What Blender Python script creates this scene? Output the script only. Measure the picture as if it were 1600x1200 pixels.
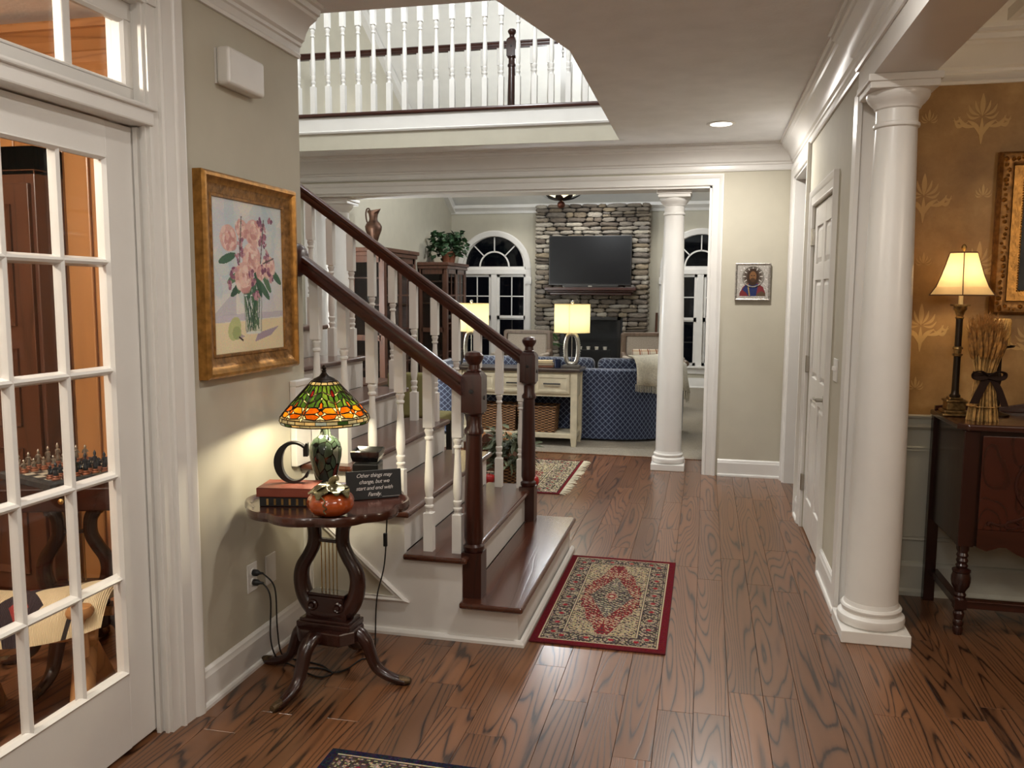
import bpy, bmesh, math, random
import numpy as np
from math import sin, cos, pi, radians, sqrt, atan2, floor as mfloor
from mathutils import Vector, Matrix
random.seed(7)
for _o in list(bpy.data.objects): bpy.data.objects.remove(_o)
SC = bpy.context.scene
COL = SC.collection

# ------------------------------------------------------------------ camera
def make_camera():
    cd = bpy.data.cameras.new('camera'); co = bpy.data.objects.new('camera', cd); COL.objects.link(co)
    p, yw, ro = .1068, -.2274, .0058
    fwd = Vector((sin(yw)*cos(p), cos(yw)*cos(p), -sin(p)))
    right = Vector((cos(yw), -sin(yw), 0)); up = right.cross(fwd)
    r = cos(ro)*right + sin(ro)*up; u = -sin(ro)*right + cos(ro)*up
    m = Matrix((r, u, -fwd)).transposed().to_4x4(); m.translation = (0, 0, 1.5)
    co.matrix_world = m
    cd.sensor_width = 36; cd.lens = 36*1302.1/1600; cd.clip_start = .05; cd.clip_end = 200
    SC.camera = co
make_camera()

# ------------------------------------------------------------------ world (night) and exposure
W = bpy.data.worlds.new('night'); SC.world = W; W.use_nodes = True
W.node_tree.nodes['Background'].inputs[0].default_value = (.010, .012, .018, 1)
W.node_tree.nodes['Background'].inputs[1].default_value = .5
SC.view_settings.view_transform = 'Standard'; SC.view_settings.look = 'None'
SC.view_settings.gamma = 1; SC.view_settings.use_curve_mapping = False
SC.view_settings.exposure = 0.24
SC.cycles.max_bounces = 8; SC.cycles.diffuse_bounces = 4; SC.cycles.glossy_bounces = 3; SC.cycles.transmission_bounces = 5; SC.cycles.transparent_max_bounces = 10
SC.cycles.use_adaptive_sampling = True; SC.cycles.adaptive_threshold = .03
SC.cycles.caustics_reflective = False; SC.cycles.caustics_refractive = False

# ------------------------------------------------------------------ seen and assumed lights of the house, with an added foyer fill
def lamp(kind, loc, power, col, size=.05, rot=(0, 0, 0), name='light', spot=None, blend=.6):
    l = bpy.data.lights.new(name, kind); l.energy = power; l.color = col
    if kind == 'AREA': l.shape = 'DISK'; l.size = size
    else: l.shadow_soft_size = size
    if kind == 'SPOT': l.spot_size = spot or 2.2; l.spot_blend = blend
    o = bpy.data.objects.new(name, l); o.location = loc; o.rotation_euler = rot; COL.objects.link(o)
    return o
WARM = (1, .83, .64); NEUT = (1, .955, .89); COOL = (.93, .97, 1.0)
CAN_SPOTS = [(.066, 6.22), (.066, 2.6), (.066, .3), (-1.0, 1.2)]
CAN_W = [26, 15, 12, 8]
for (_x, _y), _w in zip(CAN_SPOTS, CAN_W):                                   # recessed hall lights, all but the first assumed out of view
    lamp('AREA', (_x, _y, 2.695), _w, NEUT, .13, name='recessed_lamp')
lamp('POINT', (-1.9, 4.9, 4.7), 165, COOL, .18, name='assumed_upstairs_lamp')  # assumed upstairs source, out of view above the stairwell
lamp('POINT', (-1.0, 10.2, 4.5), 60, COOL, .15, name='assumed_vault_lamp')  # assumed lamp high in the living room vault, out of view
lamp('POINT', (-1.81, 10.5, 2.95), 75, COOL, .12, name='pendant_lamp')
for _x, _y in ((-3.2, 12.9), (-1.8, 12.9), (-.4, 12.9), (-2.9, 9.8), (-.6, 9.8), (.9, 10.8)):
    lamp('SPOT', (_x, _y, 3.35 if _y > 12 else 5.0), 55 if _y > 12 else 55, NEUT, .06, name='assumed_vault_downlight', spot=2.0)  # assumed living room downlights, no fixtures built
lamp('POINT', (-.35, -.9, 2.15), 28, NEUT, .18, name='foyer_fill_lamp')  # unseen fill light added behind the camera to brighten the hall ceiling
lamp('POINT', (2.7, 1.6, 1.95), 36, WARM, .2, name='assumed_dining_chandelier_lamp')  # assumed dining chandelier out of view, light only
lamp('POINT', (-2.7, 1.0, 2.40), 95, (1, .90, .74), .12, name='assumed_study_lamp')  # assumed study light out of view, no fixture built

# ------------------------------------------------------------------ mesh builder
class MB:
    def __init__(s): s.v = []; s.f = []; s.c = None; s.mi = []
    def add(s, vs, fs, mi=0):
        b = len(s.v); s.v += [tuple(p) for p in vs]; s.f += [tuple(i+b for i in q) for q in fs]; s.mi += [mi]*len(fs); return s
    def box(s, x0, x1, y0, y1, z0, z1, mi=0):
        return s.add([(x0,y0,z0),(x1,y0,z0),(x1,y1,z0),(x0,y1,z0),(x0,y0,z1),(x1,y0,z1),(x1,y1,z1),(x0,y1,z1)],
                     [(3,2,1,0),(4,5,6,7),(0,1,5,4),(1,2,6,5),(2,3,7,6),(3,0,4,7)], mi)
    def cbox(s, cx, cy, cz, sx, sy, sz, mi=0): return s.box(cx-sx/2,cx+sx/2,cy-sy/2,cy+sy/2,cz-sz/2,cz+sz/2,mi)
    def prism(s, pts, a0, a1, axis='z', mi=0):
        n = len(pts)
        A = sum(pts[i][0]*pts[(i+1)%n][1]-pts[(i+1)%n][0]*pts[i][1] for i in range(n))
        if A < 0: pts = pts[::-1]
        def P(p, a): return (p[0],p[1],a) if axis=='z' else ((p[0],a,p[1]) if axis=='y' else (a,p[0],p[1]))
        vs = [P(p,a0) for p in pts]+[P(p,a1) for p in pts]
        fs = [tuple(range(n-1,-1,-1)), tuple(range(n,2*n))]+[(i,(i+1)%n,n+(i+1)%n,n+i) for i in range(n)]
        if axis == 'y': fs = [q[::-1] for q in fs]
        return s.add(vs, fs, mi)
    def lathe(s, prof, n=24, c=(0,0,0), mi=0, axis='z', caps=True, ph=0):
        vs = []; fs = []
        for r, z in prof:
            for k in range(n):
                a = 2*pi*k/n+ph; x, y = r*cos(a), r*sin(a)
                p = (x,y,z) if axis=='z' else ((z,x,y) if axis=='x' else (y,z,x))
                vs.append((p[0]+c[0],p[1]+c[1],p[2]+c[2]))
        m = len(prof)
        for j in range(m-1):
            for k in range(n): fs.append((j*n+k, j*n+(k+1)%n, (j+1)*n+(k+1)%n, (j+1)*n+k))
        if caps:
            if prof[0][0] > 1e-5: fs.append(tuple(range(n-1,-1,-1)))
            if prof[-1][0] > 1e-5: fs.append(tuple((m-1)*n+k for k in range(n)))
        return s.add(vs, fs, mi)
    def tube(s, pts, r, n=8, mi=0, closed=False, flat=1.0):
        pts = [Vector(p) for p in pts]; m = len(pts); rs = r if isinstance(r, (list, tuple)) else [r]*m
        t0 = (pts[1]-pts[0]).normalized(); ref = Vector((0,0,1)) if abs(t0.z) < .9 else Vector((1,0,0))
        nrm = (ref - t0*ref.dot(t0)).normalized(); vs = []; fs = []
        for i, p in enumerate(pts):
            if closed: t = (pts[(i+1)%m]-pts[i-1]).normalized()
            else: t = (pts[min(i+1,m-1)]-pts[max(i-1,0)]).normalized()
            nrm = (nrm - t*nrm.dot(t)).normalized(); b = t.cross(nrm)
            for k in range(n):
                a = 2*pi*k/n; vs.append(p + (nrm*cos(a)*flat + b*sin(a))*rs[i])
        for i in range(m if closed else m-1):
            j = (i+1) % m
            for k in range(n): fs.append((i*n+k, i*n+(k+1)%n, j*n+(k+1)%n, j*n+k))
        if not closed: fs.append(tuple(range(n-1,-1,-1))); fs.append(tuple((m-1)*n+k for k in range(n)))
        return s.add(vs, fs, mi)
    def sweep(s, path, prof, mp, closed=False, mi=0, cap=True):
        """path: (u,v) points; prof: (offset to the left of the path, height); mp(u,v,h) -> xyz"""
        n = len(path); k = len(prof); vs = []; fs = []
        for i, (u, v) in enumerate(path):
            def dr(a, b):
                d = Vector((path[b][0]-path[a][0], path[b][1]-path[a][1])); return d.normalized()
            if closed: d0 = dr(i-1, i); d1 = dr(i, (i+1) % n)
            else: d0 = dr(i-1, i) if i else dr(0, 1); d1 = dr(i, i+1) if i < n-1 else d0
            n0 = Vector((-d0.y, d0.x)); n1 = Vector((-d1.y, d1.x)); mt = n0+n1
            if mt.length < 1e-6: mt = n0.copy()
            mt /= max(.2, mt.length_squared/2)
            for o, h in prof: vs.append(mp(u+mt.x*o, v+mt.y*o, h))
        for i in range(n if closed else n-1):
            j = (i+1) % n
            for q in range(k-1): fs.append((i*k+q, j*k+q, j*k+q+1, i*k+q+1))
            fs.append((i*k+k-1, j*k+k-1, j*k, i*k))
        if not closed and cap: fs.append(tuple(range(k))); fs.append(tuple((n-1)*k+q for q in range(k-1,-1,-1)))
        return s.add(vs, fs, mi)
    def xf(s, m, start=0):
        s.v[start:] = [tuple(m @ Vector(p)) for p in s.v[start:]]; return s
    def mesh(s, name, fixn=True):
        me = bpy.data.meshes.new(name); me.from_pydata(s.v, [], s.f)
        if any(s.mi): me.polygons.foreach_set('material_index', s.mi)
        if fixn:
            bm = bmesh.new(); bm.from_mesh(me); bmesh.ops.recalc_face_normals(bm, faces=bm.faces); bm.to_mesh(me); bm.free()
        me.update(); return me
BOUND = []
def obj(name, mb, mat=None, parent=None, loc=None, rot=None, smooth=None, bevel=0, seg=2, label=None, cat=None, group=None, kind=None, fixn=True):
    me = mb if isinstance(mb, bpy.types.Mesh) else mb.mesh(name, fixn)
    o = bpy.data.objects.new(name, me); COL.objects.link(o)
    for m in (mat if isinstance(mat, (list, tuple)) else [mat]):
        if m and (not isinstance(mb, bpy.types.Mesh) or not me.materials): me.materials.append(m)
    if smooth is not None and not isinstance(mb, bpy.types.Mesh):
        me.polygons.foreach_set('use_smooth', [True]*len(me.polygons)); me.set_sharp_from_angle(angle=radians(smooth))
    if bevel:
        b = o.modifiers.new('bevel', 'BEVEL'); b.width = bevel; b.segments = seg; b.limit_method = 'ANGLE'; b.angle_limit = radians(40)
    if parent: o.parent = parent
    if loc is not None: o.location = loc
    if rot is not None: o.rotation_euler = rot if isinstance(rot, (tuple, list)) else (0, 0, rot)
    tag(o, label, cat, group, kind); return o
def tag(o, label=None, cat=None, group=None, kind=None):
    if label: o['label'] = label
    if cat: o['category'] = cat
    if group: o['group'] = group
    if kind: o['kind'] = kind
    return o
def thing(name, label, cat, loc=(0,0,0), rot=0, group=None, kind=None):
    o = bpy.data.objects.new(name, None); o.empty_display_size = .1; COL.objects.link(o); o.location = loc
    o.rotation_euler = rot if isinstance(rot, (tuple, list)) else (0, 0, rot)
    return tag(o, label, cat, group, kind)
def copy_tree(o, parent=None, loc=None, rot=None, label=None):
    c = o.copy(); COL.objects.link(c); c.parent = parent
    if loc is not None: c.location = loc
    if rot is not None: c.rotation_euler = (0, 0, rot)
    if label: c['label'] = label
    for ch in list(o.children): copy_tree(ch, c)
    return c
def inst(src, name, parent, loc, rot=None, scale=None):
    c = bpy.data.objects.new(name, src.data); COL.objects.link(c); c.parent = parent; c.location = loc
    for md in src.modifiers:
        if md.type == 'BEVEL':
            b = c.modifiers.new('bevel', 'BEVEL'); b.width = md.width; b.segments = md.segments; b.limit_method = 'ANGLE'; b.angle_limit = md.angle_limit
    if rot is not None: c.rotation_euler = rot if isinstance(rot, (tuple, list)) else (0, 0, rot)
    if scale is not None: c.scale = scale
    return c
XY = lambda u, v, h: (u, v, h)

# ------------------------------------------------------------------ materials
def nt(m): m.use_nodes = True; return m.node_tree, m.node_tree.nodes, m.node_tree.links
def N(nodes, t, **kw):
    n = nodes.new(t)
    for k, v in kw.items():
        if k.startswith('i_'): n.inputs[k[2:].replace('_', ' ')].default_value = v
        else: setattr(n, k, v)
    return n
def math_(nodes, links, op, a, b=None, c=None):
    n = nodes.new('ShaderNodeMath'); n.operation = op
    for i, x in enumerate((a, b, c)):
        if x is None: continue
        if isinstance(x, (int, float)): n.inputs[i].default_value = x
        else: links.new(x, n.inputs[i])
    return n.outputs[0]
def ramp(nodes, links, fac, stops, interp='LINEAR'):
    r = nodes.new('ShaderNodeValToRGB'); r.color_ramp.interpolation = interp; e = r.color_ramp.elements
    while len(e) < len(stops): e.new(.5)
    for q, (p, c) in zip(e, stops): q.position = p; q.color = (*c, 1) if len(c) == 3 else c
    links.new(fac, r.inputs[0]); return r.outputs[0]
def s2l(*c): return tuple((x/255/12.92 if x/255 <= .04045 else ((x/255+.055)/1.055)**2.4) for x in c)
def mat(name, col, rough=.5, metal=0, var=.06, vscale=6, bump=0, bscale=60, coat=0, spec=.5, sheen=0, trans=0, stretch=None, rand=0):
    m = bpy.data.materials.new(name); t, ns, L = nt(m); b = ns['Principled BSDF']
    b.inputs['Roughness'].default_value = rough; b.inputs['Metallic'].default_value = metal
    b.inputs['Specular IOR Level'].default_value = spec
    if coat: b.inputs['Coat Weight'].default_value = coat; b.inputs['Coat Roughness'].default_value = .12
    if sheen: b.inputs['Sheen Weight'].default_value = sheen
    tc = ns.new('ShaderNodeTexCoord'); src = tc.outputs['Object']
    if stretch:
        mp = ns.new('ShaderNodeMapping'); mp.inputs['Scale'].default_value = stretch; L.new(src, mp.inputs[0]); src = mp.outputs[0]
    no = N(ns, 'ShaderNodeTexNoise', i_Scale=vscale, i_Detail=4); L.new(src, no.inputs['Vector'])
    dk = tuple(max(0, x*(1-var*2)) for x in col); lt = tuple(min(1, x*(1+var*2)) for x in col)
    c = ramp(ns, L, no.outputs['Fac'], [(.3, dk), (.7, lt)])
    if rand:
        oi = ns.new('ShaderNodeObjectInfo'); hsv = ns.new('ShaderNodeHueSaturation'); L.new(c, hsv.inputs['Color'])
        L.new(math_(ns, L, 'MULTIPLY_ADD', oi.outputs['Random'], rand*2, 1-rand), hsv.inputs['Value']); c = hsv.outputs[0]
    L.new(c, b.inputs['Base Color'])
    if bump:
        n2 = N(ns, 'ShaderNodeTexNoise', i_Scale=bscale, i_Detail=3); L.new(src, n2.inputs['Vector'])
        bp = ns.new('ShaderNodeBump'); bp.inputs['Strength'].default_value = bump; bp.inputs['Distance'].default_value = .004
        L.new(n2.outputs['Fac'], bp.inputs['Height']); L.new(bp.outputs[0], b.inputs['Normal'])
    return m
def wood(name, base, dark, rough=.35, axis=0, freq=14, sc=3.0, stretch=.12, rand=.18, coat=.3, lines=.55, world=False):
    """contour-line grain stretched along one axis of the object"""
    m = bpy.data.materials.new(name); t, ns, L = nt(m); b = ns['Principled BSDF']
    tc = ns.new('ShaderNodeTexCoord'); oi = ns.new('ShaderNodeObjectInfo')
    mp = ns.new('ShaderNodeMapping'); s = [1, 1, 1]; s[axis] = stretch; mp.inputs['Scale'].default_value = s
    L.new(tc.outputs['Object'], mp.inputs[0])
    off = ns.new('ShaderNodeVectorMath'); off.operation = 'ADD'; cmb = ns.new('ShaderNodeCombineXYZ')
    for i in range(3): L.new(math_(ns, L, 'MULTIPLY', oi.outputs['Random'], 37.0+i*11), cmb.inputs[i])
    L.new(mp.outputs[0], off.inputs[0]); L.new(cmb.outputs[0], off.inputs[1])
    n1 = N(ns, 'ShaderNodeTexNoise', i_Scale=sc, i_Detail=1.5, i_Roughness=.4); L.new(off.outputs[0], n1.inputs['Vector'])
    fr = math_(ns, L, 'PINGPONG', math_(ns, L, 'MULTIPLY', n1.outputs['Fac'], freq), .5)
    ln = ramp(ns, L, fr, [(0, (1, 1, 1)), (.10, (.30, .30, .30)), (.22, (.06, .06, .06)), (.5, (0, 0, 0))])
    n2 = N(ns, 'ShaderNodeTexNoise', i_Scale=sc*22, i_Detail=3); L.new(off.outputs[0], n2.inputs['Vector'])
    mix = N(ns, 'ShaderNodeMix', data_type='RGBA'); 
    L.new(math_(ns, L, 'MULTIPLY', math_(ns, L, 'MULTIPLY', ln, n2.outputs['Fac']), lines*2), mix.inputs['Factor'])
    mix.inputs['A'].default_value = (*base, 1); mix.inputs['B'].default_value = (*dark, 1)
    hsv = ns.new('ShaderNodeHueSaturation'); L.new(mix.outputs['Result'], hsv.inputs['Color'])
    n3 = N(ns, 'ShaderNodeTexNoise', i_Scale=sc*1.3); L.new(off.outputs[0], n3.inputs['Vector'])
    v = math_(ns, L, 'MULTIPLY_ADD', oi.outputs['Random'], rand*2, 1-rand*1.5)
    L.new(math_(ns, L, 'ADD', v, math_(ns, L, 'MULTIPLY_ADD', n3.outputs['Fac'], .5, -.25+rand*.25)), hsv.inputs['Value'])
    L.new(hsv.outputs[0], b.inputs['Base Color']); b.inputs['Roughness'].default_value = rough
    if coat: b.inputs['Coat Weight'].default_value = coat; b.inputs['Coat Roughness'].default_value = .18
    bp = ns.new('ShaderNodeBump'); bp.inputs['Strength'].default_value = .12; bp.inputs['Distance'].default_value = .002; bp.invert = True
    L.new(ln, bp.inputs['Height']); L.new(bp.outputs[0], b.inputs['Normal'])
    return m
def glass(name, tint=(1, 1, 1), refl=.08):
    m = bpy.data.materials.new(name); t, ns, L = nt(m); ns.remove(ns['Principled BSDF']); out = ns['Material Output']
    tr = ns.new('ShaderNodeBsdfTransparent'); tr.inputs[0].default_value = (*tint, 1)
    gl = ns.new('ShaderNodeBsdfGlossy'); gl.inputs['Roughness'].default_value = .02
    lw = ns.new('ShaderNodeLayerWeight'); lw.inputs[0].default_value = .5; mx = ns.new('ShaderNodeMixShader')
    L.new(math_(ns, L, 'MULTIPLY_ADD', math_(ns, L, 'POWER', lw.outputs['Facing'], 5.0), .5, refl*.4), mx.inputs[0]); L.new(tr.outputs[0], mx.inputs[1]); L.new(gl.outputs[0], mx.inputs[2])
    L.new(mx.outputs[0], out.inputs[0]); return m
def translucent(name, col, tr=.6, rough=.3, emit=0, var=.25, vscale=30):
    m = bpy.data.materials.new(name); t, ns, L = nt(m); b = ns['Principled BSDF']; out = ns['Material Output']
    tc = ns.new('ShaderNodeTexCoord'); no = N(ns, 'ShaderNodeTexNoise', i_Scale=vscale, i_Detail=3); L.new(tc.outputs['Object'], no.inputs['Vector'])
    c = ramp(ns, L, no.outputs['Fac'], [(.3, tuple(x*(1-var) for x in col)), (.7, tuple(min(1, x*(1+var)) for x in col))])
    L.new(c, b.inputs['Base Color']); b.inputs['Roughness'].default_value = rough
    tl = ns.new('ShaderNodeBsdfTranslucent'); L.new(c, tl.inputs[0]); mx = ns.new('ShaderNodeMixShader'); mx.inputs[0].default_value = tr
    L.new(b.outputs[0], mx.inputs[1]); L.new(tl.outputs[0], mx.inputs[2]); L.new(mx.outputs[0], out.inputs[0])
    if emit: b.inputs['Emission Strength'].default_value = emit; L.new(c, b.inputs['Emission Color'])
    return m
def emission(name, col, st):
    m = bpy.data.materials.new(name); t, ns, L = nt(m); b = ns['Principled BSDF']
    b.inputs['Base Color'].default_value = (*col, 1); b.inputs['Emission Color'].default_value = (*col, 1); b.inputs['Emission Strength'].default_value = st
    return m
def printed(name, rough=.8, spec=.3, metal=0, bump=0, var=.12, vs=400):
    m = bpy.data.materials.new(name); t, ns, L = nt(m); b = ns['Principled BSDF']
    at = ns.new('ShaderNodeAttribute'); at.attribute_name = 'Col'; b.inputs['Roughness'].default_value = rough
    b.inputs['Specular IOR Level'].default_value = spec; b.inputs['Metallic'].default_value = metal
    tc = ns.new('ShaderNodeTexCoord'); no = N(ns, 'ShaderNodeTexNoise', i_Scale=vs); L.new(tc.outputs['Object'], no.inputs['Vector'])
    hs = ns.new('ShaderNodeHueSaturation'); L.new(at.outputs['Color'], hs.inputs['Color'])
    L.new(math_(ns, L, 'MULTIPLY_ADD', no.outputs['Fac'], var*2, 1-var), hs.inputs['Value']); L.new(hs.outputs[0], b.inputs['Base Color'])
    if bump:
        bp = ns.new('ShaderNodeBump'); bp.inputs['Strength'].default_value = bump; bp.inputs['Distance'].default_value = .003
        L.new(no.outputs['Fac'], bp.inputs['Height']); L.new(bp.outputs[0], b.inputs['Normal'])
    return m
def print_mesh(name, nx, ny, w, h, img, plane='xz'):
    """flat printed sheet w x h; img[ny][nx][3] sRGB 0..255, row 0 at the bottom"""
    vs = []
    for j in range(ny+1):
        for i in range(nx+1):
            a, b = -w/2+w*i/nx, h*j/ny if plane == 'xz' else -h/2+h*j/ny
            vs.append((a, 0, b) if plane == 'xz' else (a, b, 0))
    fs = [(j*(nx+1)+i, j*(nx+1)+i+1, (j+1)*(nx+1)+i+1, (j+1)*(nx+1)+i) for j in range(ny) for i in range(nx)]
    me = bpy.data.meshes.new(name); me.from_pydata(vs, [], fs)
    im = np.clip(np.asarray(img, float).reshape(ny*nx, 3)/255, 0, 1)
    lin = np.where(im <= .04045, im/12.92, ((im+.055)/1.055)**2.4)
    ca = me.color_attributes.new('Col', 'FLOAT_COLOR', 'CORNER')
    rgba = np.ones((ny*nx, 4, 4), np.float32); rgba[:, :, :3] = lin[:, None, :]
    ca.data.foreach_set('color', rgba.ravel()); me.update(); return me

WALL = mat('wall_paint', s2l(191, 185, 168), .75, var=.015, bump=.04, bscale=220)
WHITE = mat('trim_paint', s2l(224, 221, 216), .32, var=.012)
CEIL = mat('ceiling_paint', s2l(243, 244, 245), .9, var=.02, bump=.35, bscale=45)
UPW = mat('upper_wall_paint', s2l(222, 220, 214), .8, var=.015)
OAK = wood('oak_floor_stain', s2l(116, 76, 48), s2l(42, 22, 12), .30, axis=1, freq=26, sc=6.0, stretch=.075, rand=.2, coat=.3, lines=1.2)
CHERRY_X = wood('cherry_rail', s2l(62, 24, 13), s2l(27, 10, 6), .3, axis=0, freq=10, sc=9, stretch=.06, rand=.05, coat=.15)
CHERRY_Y = wood('cherry_tread', s2l(78, 39, 24), s2l(35, 16, 10), .24, axis=1, freq=10, sc=7, stretch=.08, rand=.06, coat=.5)
CHERRY_Z = wood('cherry_post', s2l(54, 20, 11), s2l(24, 9, 5), .3, axis=2, freq=10, sc=9, stretch=.06, rand=.05, coat=.15)
MAHOG = wood('mahogany', s2l(46, 20, 14), s2l(20, 8, 6), .27, axis=2, freq=8, sc=6, stretch=.15, rand=.06, coat=.2)
MAHOG_X = wood('mahogany_top', s2l(60, 28, 19), s2l(26, 11, 8), .2, axis=0, freq=9, sc=6, stretch=.12, rand=.05, coat=.6)
PINE = wood('knotty_pine', s2l(190, 132, 78), s2l(140, 86, 44), .38, axis=2, freq=7, sc=4, stretch=.1, rand=.12, coat=.3)
PINE_X = wood('knotty_pine_crown', s2l(184, 126, 76), s2l(136, 82, 44), .38, axis=0, freq=7, sc=4, stretch=.1, rand=.1, coat=.3)
DARKWOOD = wood('dark_armoire', s2l(84, 48, 30), s2l(46, 24, 15), .4, axis=2, freq=8, sc=5, stretch=.1, rand=.06, coat=.2)
GOLD = mat('gilt_frame', s2l(172, 124, 62), .36, metal=.75, var=.18, vscale=30, bump=.25, bscale=90)
GOLD_DK = mat('dark_gilt', s2l(150, 108, 60), .42, metal=.7, var=.22, vscale=40, bump=.5, bscale=70)
BLACK = mat('black_paint', (.012, .011, .010), .3, var=.1)
BLACKM = mat('black_matte', (.01, .01, .01), .6, var=.1)
RUBBER = mat('black_cord', (.008, .008, .008), .5, var=.05)
NICKEL = mat('satin_nickel', s2l(170, 165, 155), .3, metal=.95, var=.05)
BRASS = mat('antique_brass', s2l(176, 142, 84), .3, metal=.9, var=.12, vscale=40)
GLASS = glass('clear_pane', refl=.06)
NIGHT = glass('night_window_pane', (.5, .5, .5), refl=.06)
# ================================================================== room shell
LX, RX, BY, ZC = -1.74, .65, 7.1, 2.71
FY = 13.9; LVX = -4.3
ST = dict(kind='structure')
def struct(name, mb, m, label, cat, **k): return obj(name, mb, m, label=label, cat=cat, kind='structure', **k)

# ---- floor of oak boards, each its own plank
floor = thing('floor', 'stained oak board floor running through the hall and dining room', 'floor', kind='structure')
obj('subfloor', MB().box(-6, 5.2, -2.2, 7.74, -.12, -.013), mat('subfloor_wood', s2l(60, 34, 22), .6), floor)
obj('board_field', MB().box(-6, 5.2, -2.2, 1.85, -.013, -.0005).box(-6, -1.78, 1.85, 3.3, -.013, -.0005).box(3.1, 5.2, 1.85, 4.6, -.013, -.0005), OAK, floor, kind='stuff')
PW = .127; PL = [.62, .78, .95, 1.1, 1.28, 1.45, 1.7]
plank_me = {}
def plank_mesh(l):
    l = round(l, 2)
    if l not in plank_me:
        mb = MB(); w = PW/2-.0006; e = .0008; h = l/2-.0006
        mb.add([(-w,-h,-.012),(w,-h,-.012),(w,h,-.012),(-w,h,-.012),(-w,-h,-e),(w,-h,-e),(w,h,-e),(-w,h,-e),(-w+e,-h+e,0),(w-e,-h+e,0),(w-e,h-e,0),(-w+e,h-e,0)],
               [(0,1,5,4),(1,2,6,5),(2,3,7,6),(3,0,4,7),(4,5,9,8),(5,6,10,9),(6,7,11,10),(7,4,8,11),(8,9,10,11)])
        me = mb.mesh('plank'); me.materials.append(OAK); plank_me[l] = me
    return plank_me[l]
def lay(x0, x1, y0, y1, seed):
    rr = random.Random(seed); x = x0
    while x < x1-.01:
        y = y0; first = True
        while y < y1-.01:
            l = rr.choice(PL)*1.15
            if first: l *= rr.uniform(.35, 1); first = False
            if y1-(y+l) < .35: l = y1-y
            obj('plank', plank_mesh(l), parent=floor, loc=(x+PW/2, y+round(l, 2)/2, 0)); y += round(l, 2)
        x += PW
lay(-1.78, .65+.10, 1.85, 7.72, 3); lay(.76, 3.0, 1.85, 4.47, 4); lay(-3.6, -1.79, 4.75, 7.72, 5)
obj('board_field', MB().box(.77, 3.1, 4.47, 7.7, -.013, -.0005), OAK, floor, kind='stuff')
struct('trim_1', MB().box(-4.3, 3.5, 7.715, 7.745, -.02, .006), OAK, 'thin dark wood strip where the boards meet the carpet', 'threshold')
CARPET = mat('beige_carpet', s2l(128, 116, 96), .95, var=.16, vscale=70, bump=.8, bscale=160, sheen=.3)
struct('floor_living', MB().box(-4.4, 3.6, 7.745, 14.0, -.05, .004), CARPET, 'beige textured carpet of the living room', 'carpet')

# ---- left wall with the glazed door opening
DY0, DY1, DZ = 1.50, 2.42, 2.42
struct('wall_left', MB().box(LX-.14, LX, -2.1, DY0, 0, ZC).box(LX-.14, LX, DY1, 3.40, 0, ZC).box(LX-.14, LX, DY0, DY1, DZ, ZC), WALL,
       'greige painted hall wall carrying the flower painting', 'wall')
struct('wall_study', MB().box(-5, LX-.14, 3.32, 3.40, 0, ZC).box(-5.1, -5, -1.1, 3.4, 0, ZC).box(-5, LX-.14, -1.1, -1.0, 0, ZC), PINE, 'pine clad walls of the study behind the glass door', 'wall')
# ---- right wall with closet door and cased opening
CY0, CY1, CZ = 4.76, 5.62, 2.06
OY0, OY1, OZ = 6.02, 6.95, 2.42
struct('wall_right', MB().box(RX, RX+.14, 4.1, CY0, 0, ZC).box(RX, RX+.14, CY0, CY1, CZ, ZC).box(RX, RX+.14, CY1, OY0, 0, ZC)
       .box(RX, RX+.14, OY0, OY1, OZ, ZC).box(RX, RX+.14, OY1, BY+.25, 0, ZC), WALL, 'greige hall wall with the closet door and cased opening', 'wall')
struct('wall_passage', MB().box(2.2, 2.3, 4.6, 7.1, 0, ZC).box(RX+.14, 2.2, 5.7, 5.8, 0, ZC).box(RX+.14, 2.2, 4.55, 4.6, 0, ZC), WALL, 'plain wall of the passage beyond the cased opening', 'wall')
# ---- header beam over the near column
struct('trim_2', MB().box(.635, .87, -2.1, 4.1, 2.40, ZC), WHITE, 'white header beam resting on the near round column', 'beam')
# ---- back wall, opening to the living room
OX0, OX1, LZ = -3.50, .02, 2.39
struct('wall_back', MB().box(OX1, RX+.2, BY, BY+.25, 0, ZC).box(-4.4, OX0, BY, BY+.25, 0, ZC).box(OX0, OX1, BY, BY+.25, LZ, ZC).box(RX+.2, 3.6, BY, BY+.25, 0, ZC), WALL,
       'greige wall around the wide opening to the living room', 'wall')
struct('wall_stair', MB().box(-4.4, -4.3, 3.40, BY, 0, 5.5), WALL, 'greige wall at the far left of the stairs', 'wall')
struct('wall_front', MB().box(-1.9, 5.1, -2.2, -2.1, 0, ZC), WALL, 'plain hall wall behind the viewer', 'wall')
# ---- ceiling with the chamfered stair opening
cb = MB()
for x0, x1, y0, y1 in ((-5, 5.1, -2.2, 3.485), (-.70, 3.6, 3.485, 7.1), (-4.4, -.70, 6.72, 7.1), (.80, 5.1, 3.485, 4.5)): 
    if (x0, y0) != (.80, 3.485): cb.box(x0, x1, y0, y1, ZC, ZC+.27)
cb.prism([(-.885, 3.485), (-.70, 3.485), (-.70, 4.26)], ZC, ZC+.27)
struct('ceiling', cb, CEIL, 'pale textured hall ceiling with the angled stairwell opening', 'ceiling')
struct('ceiling_bridge', MB().box(-4.4, 3.6, 7.1, 8.25, ZC, ZC+.27), CEIL, 'underside of the upstairs landing above the opening', 'ceiling')
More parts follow.
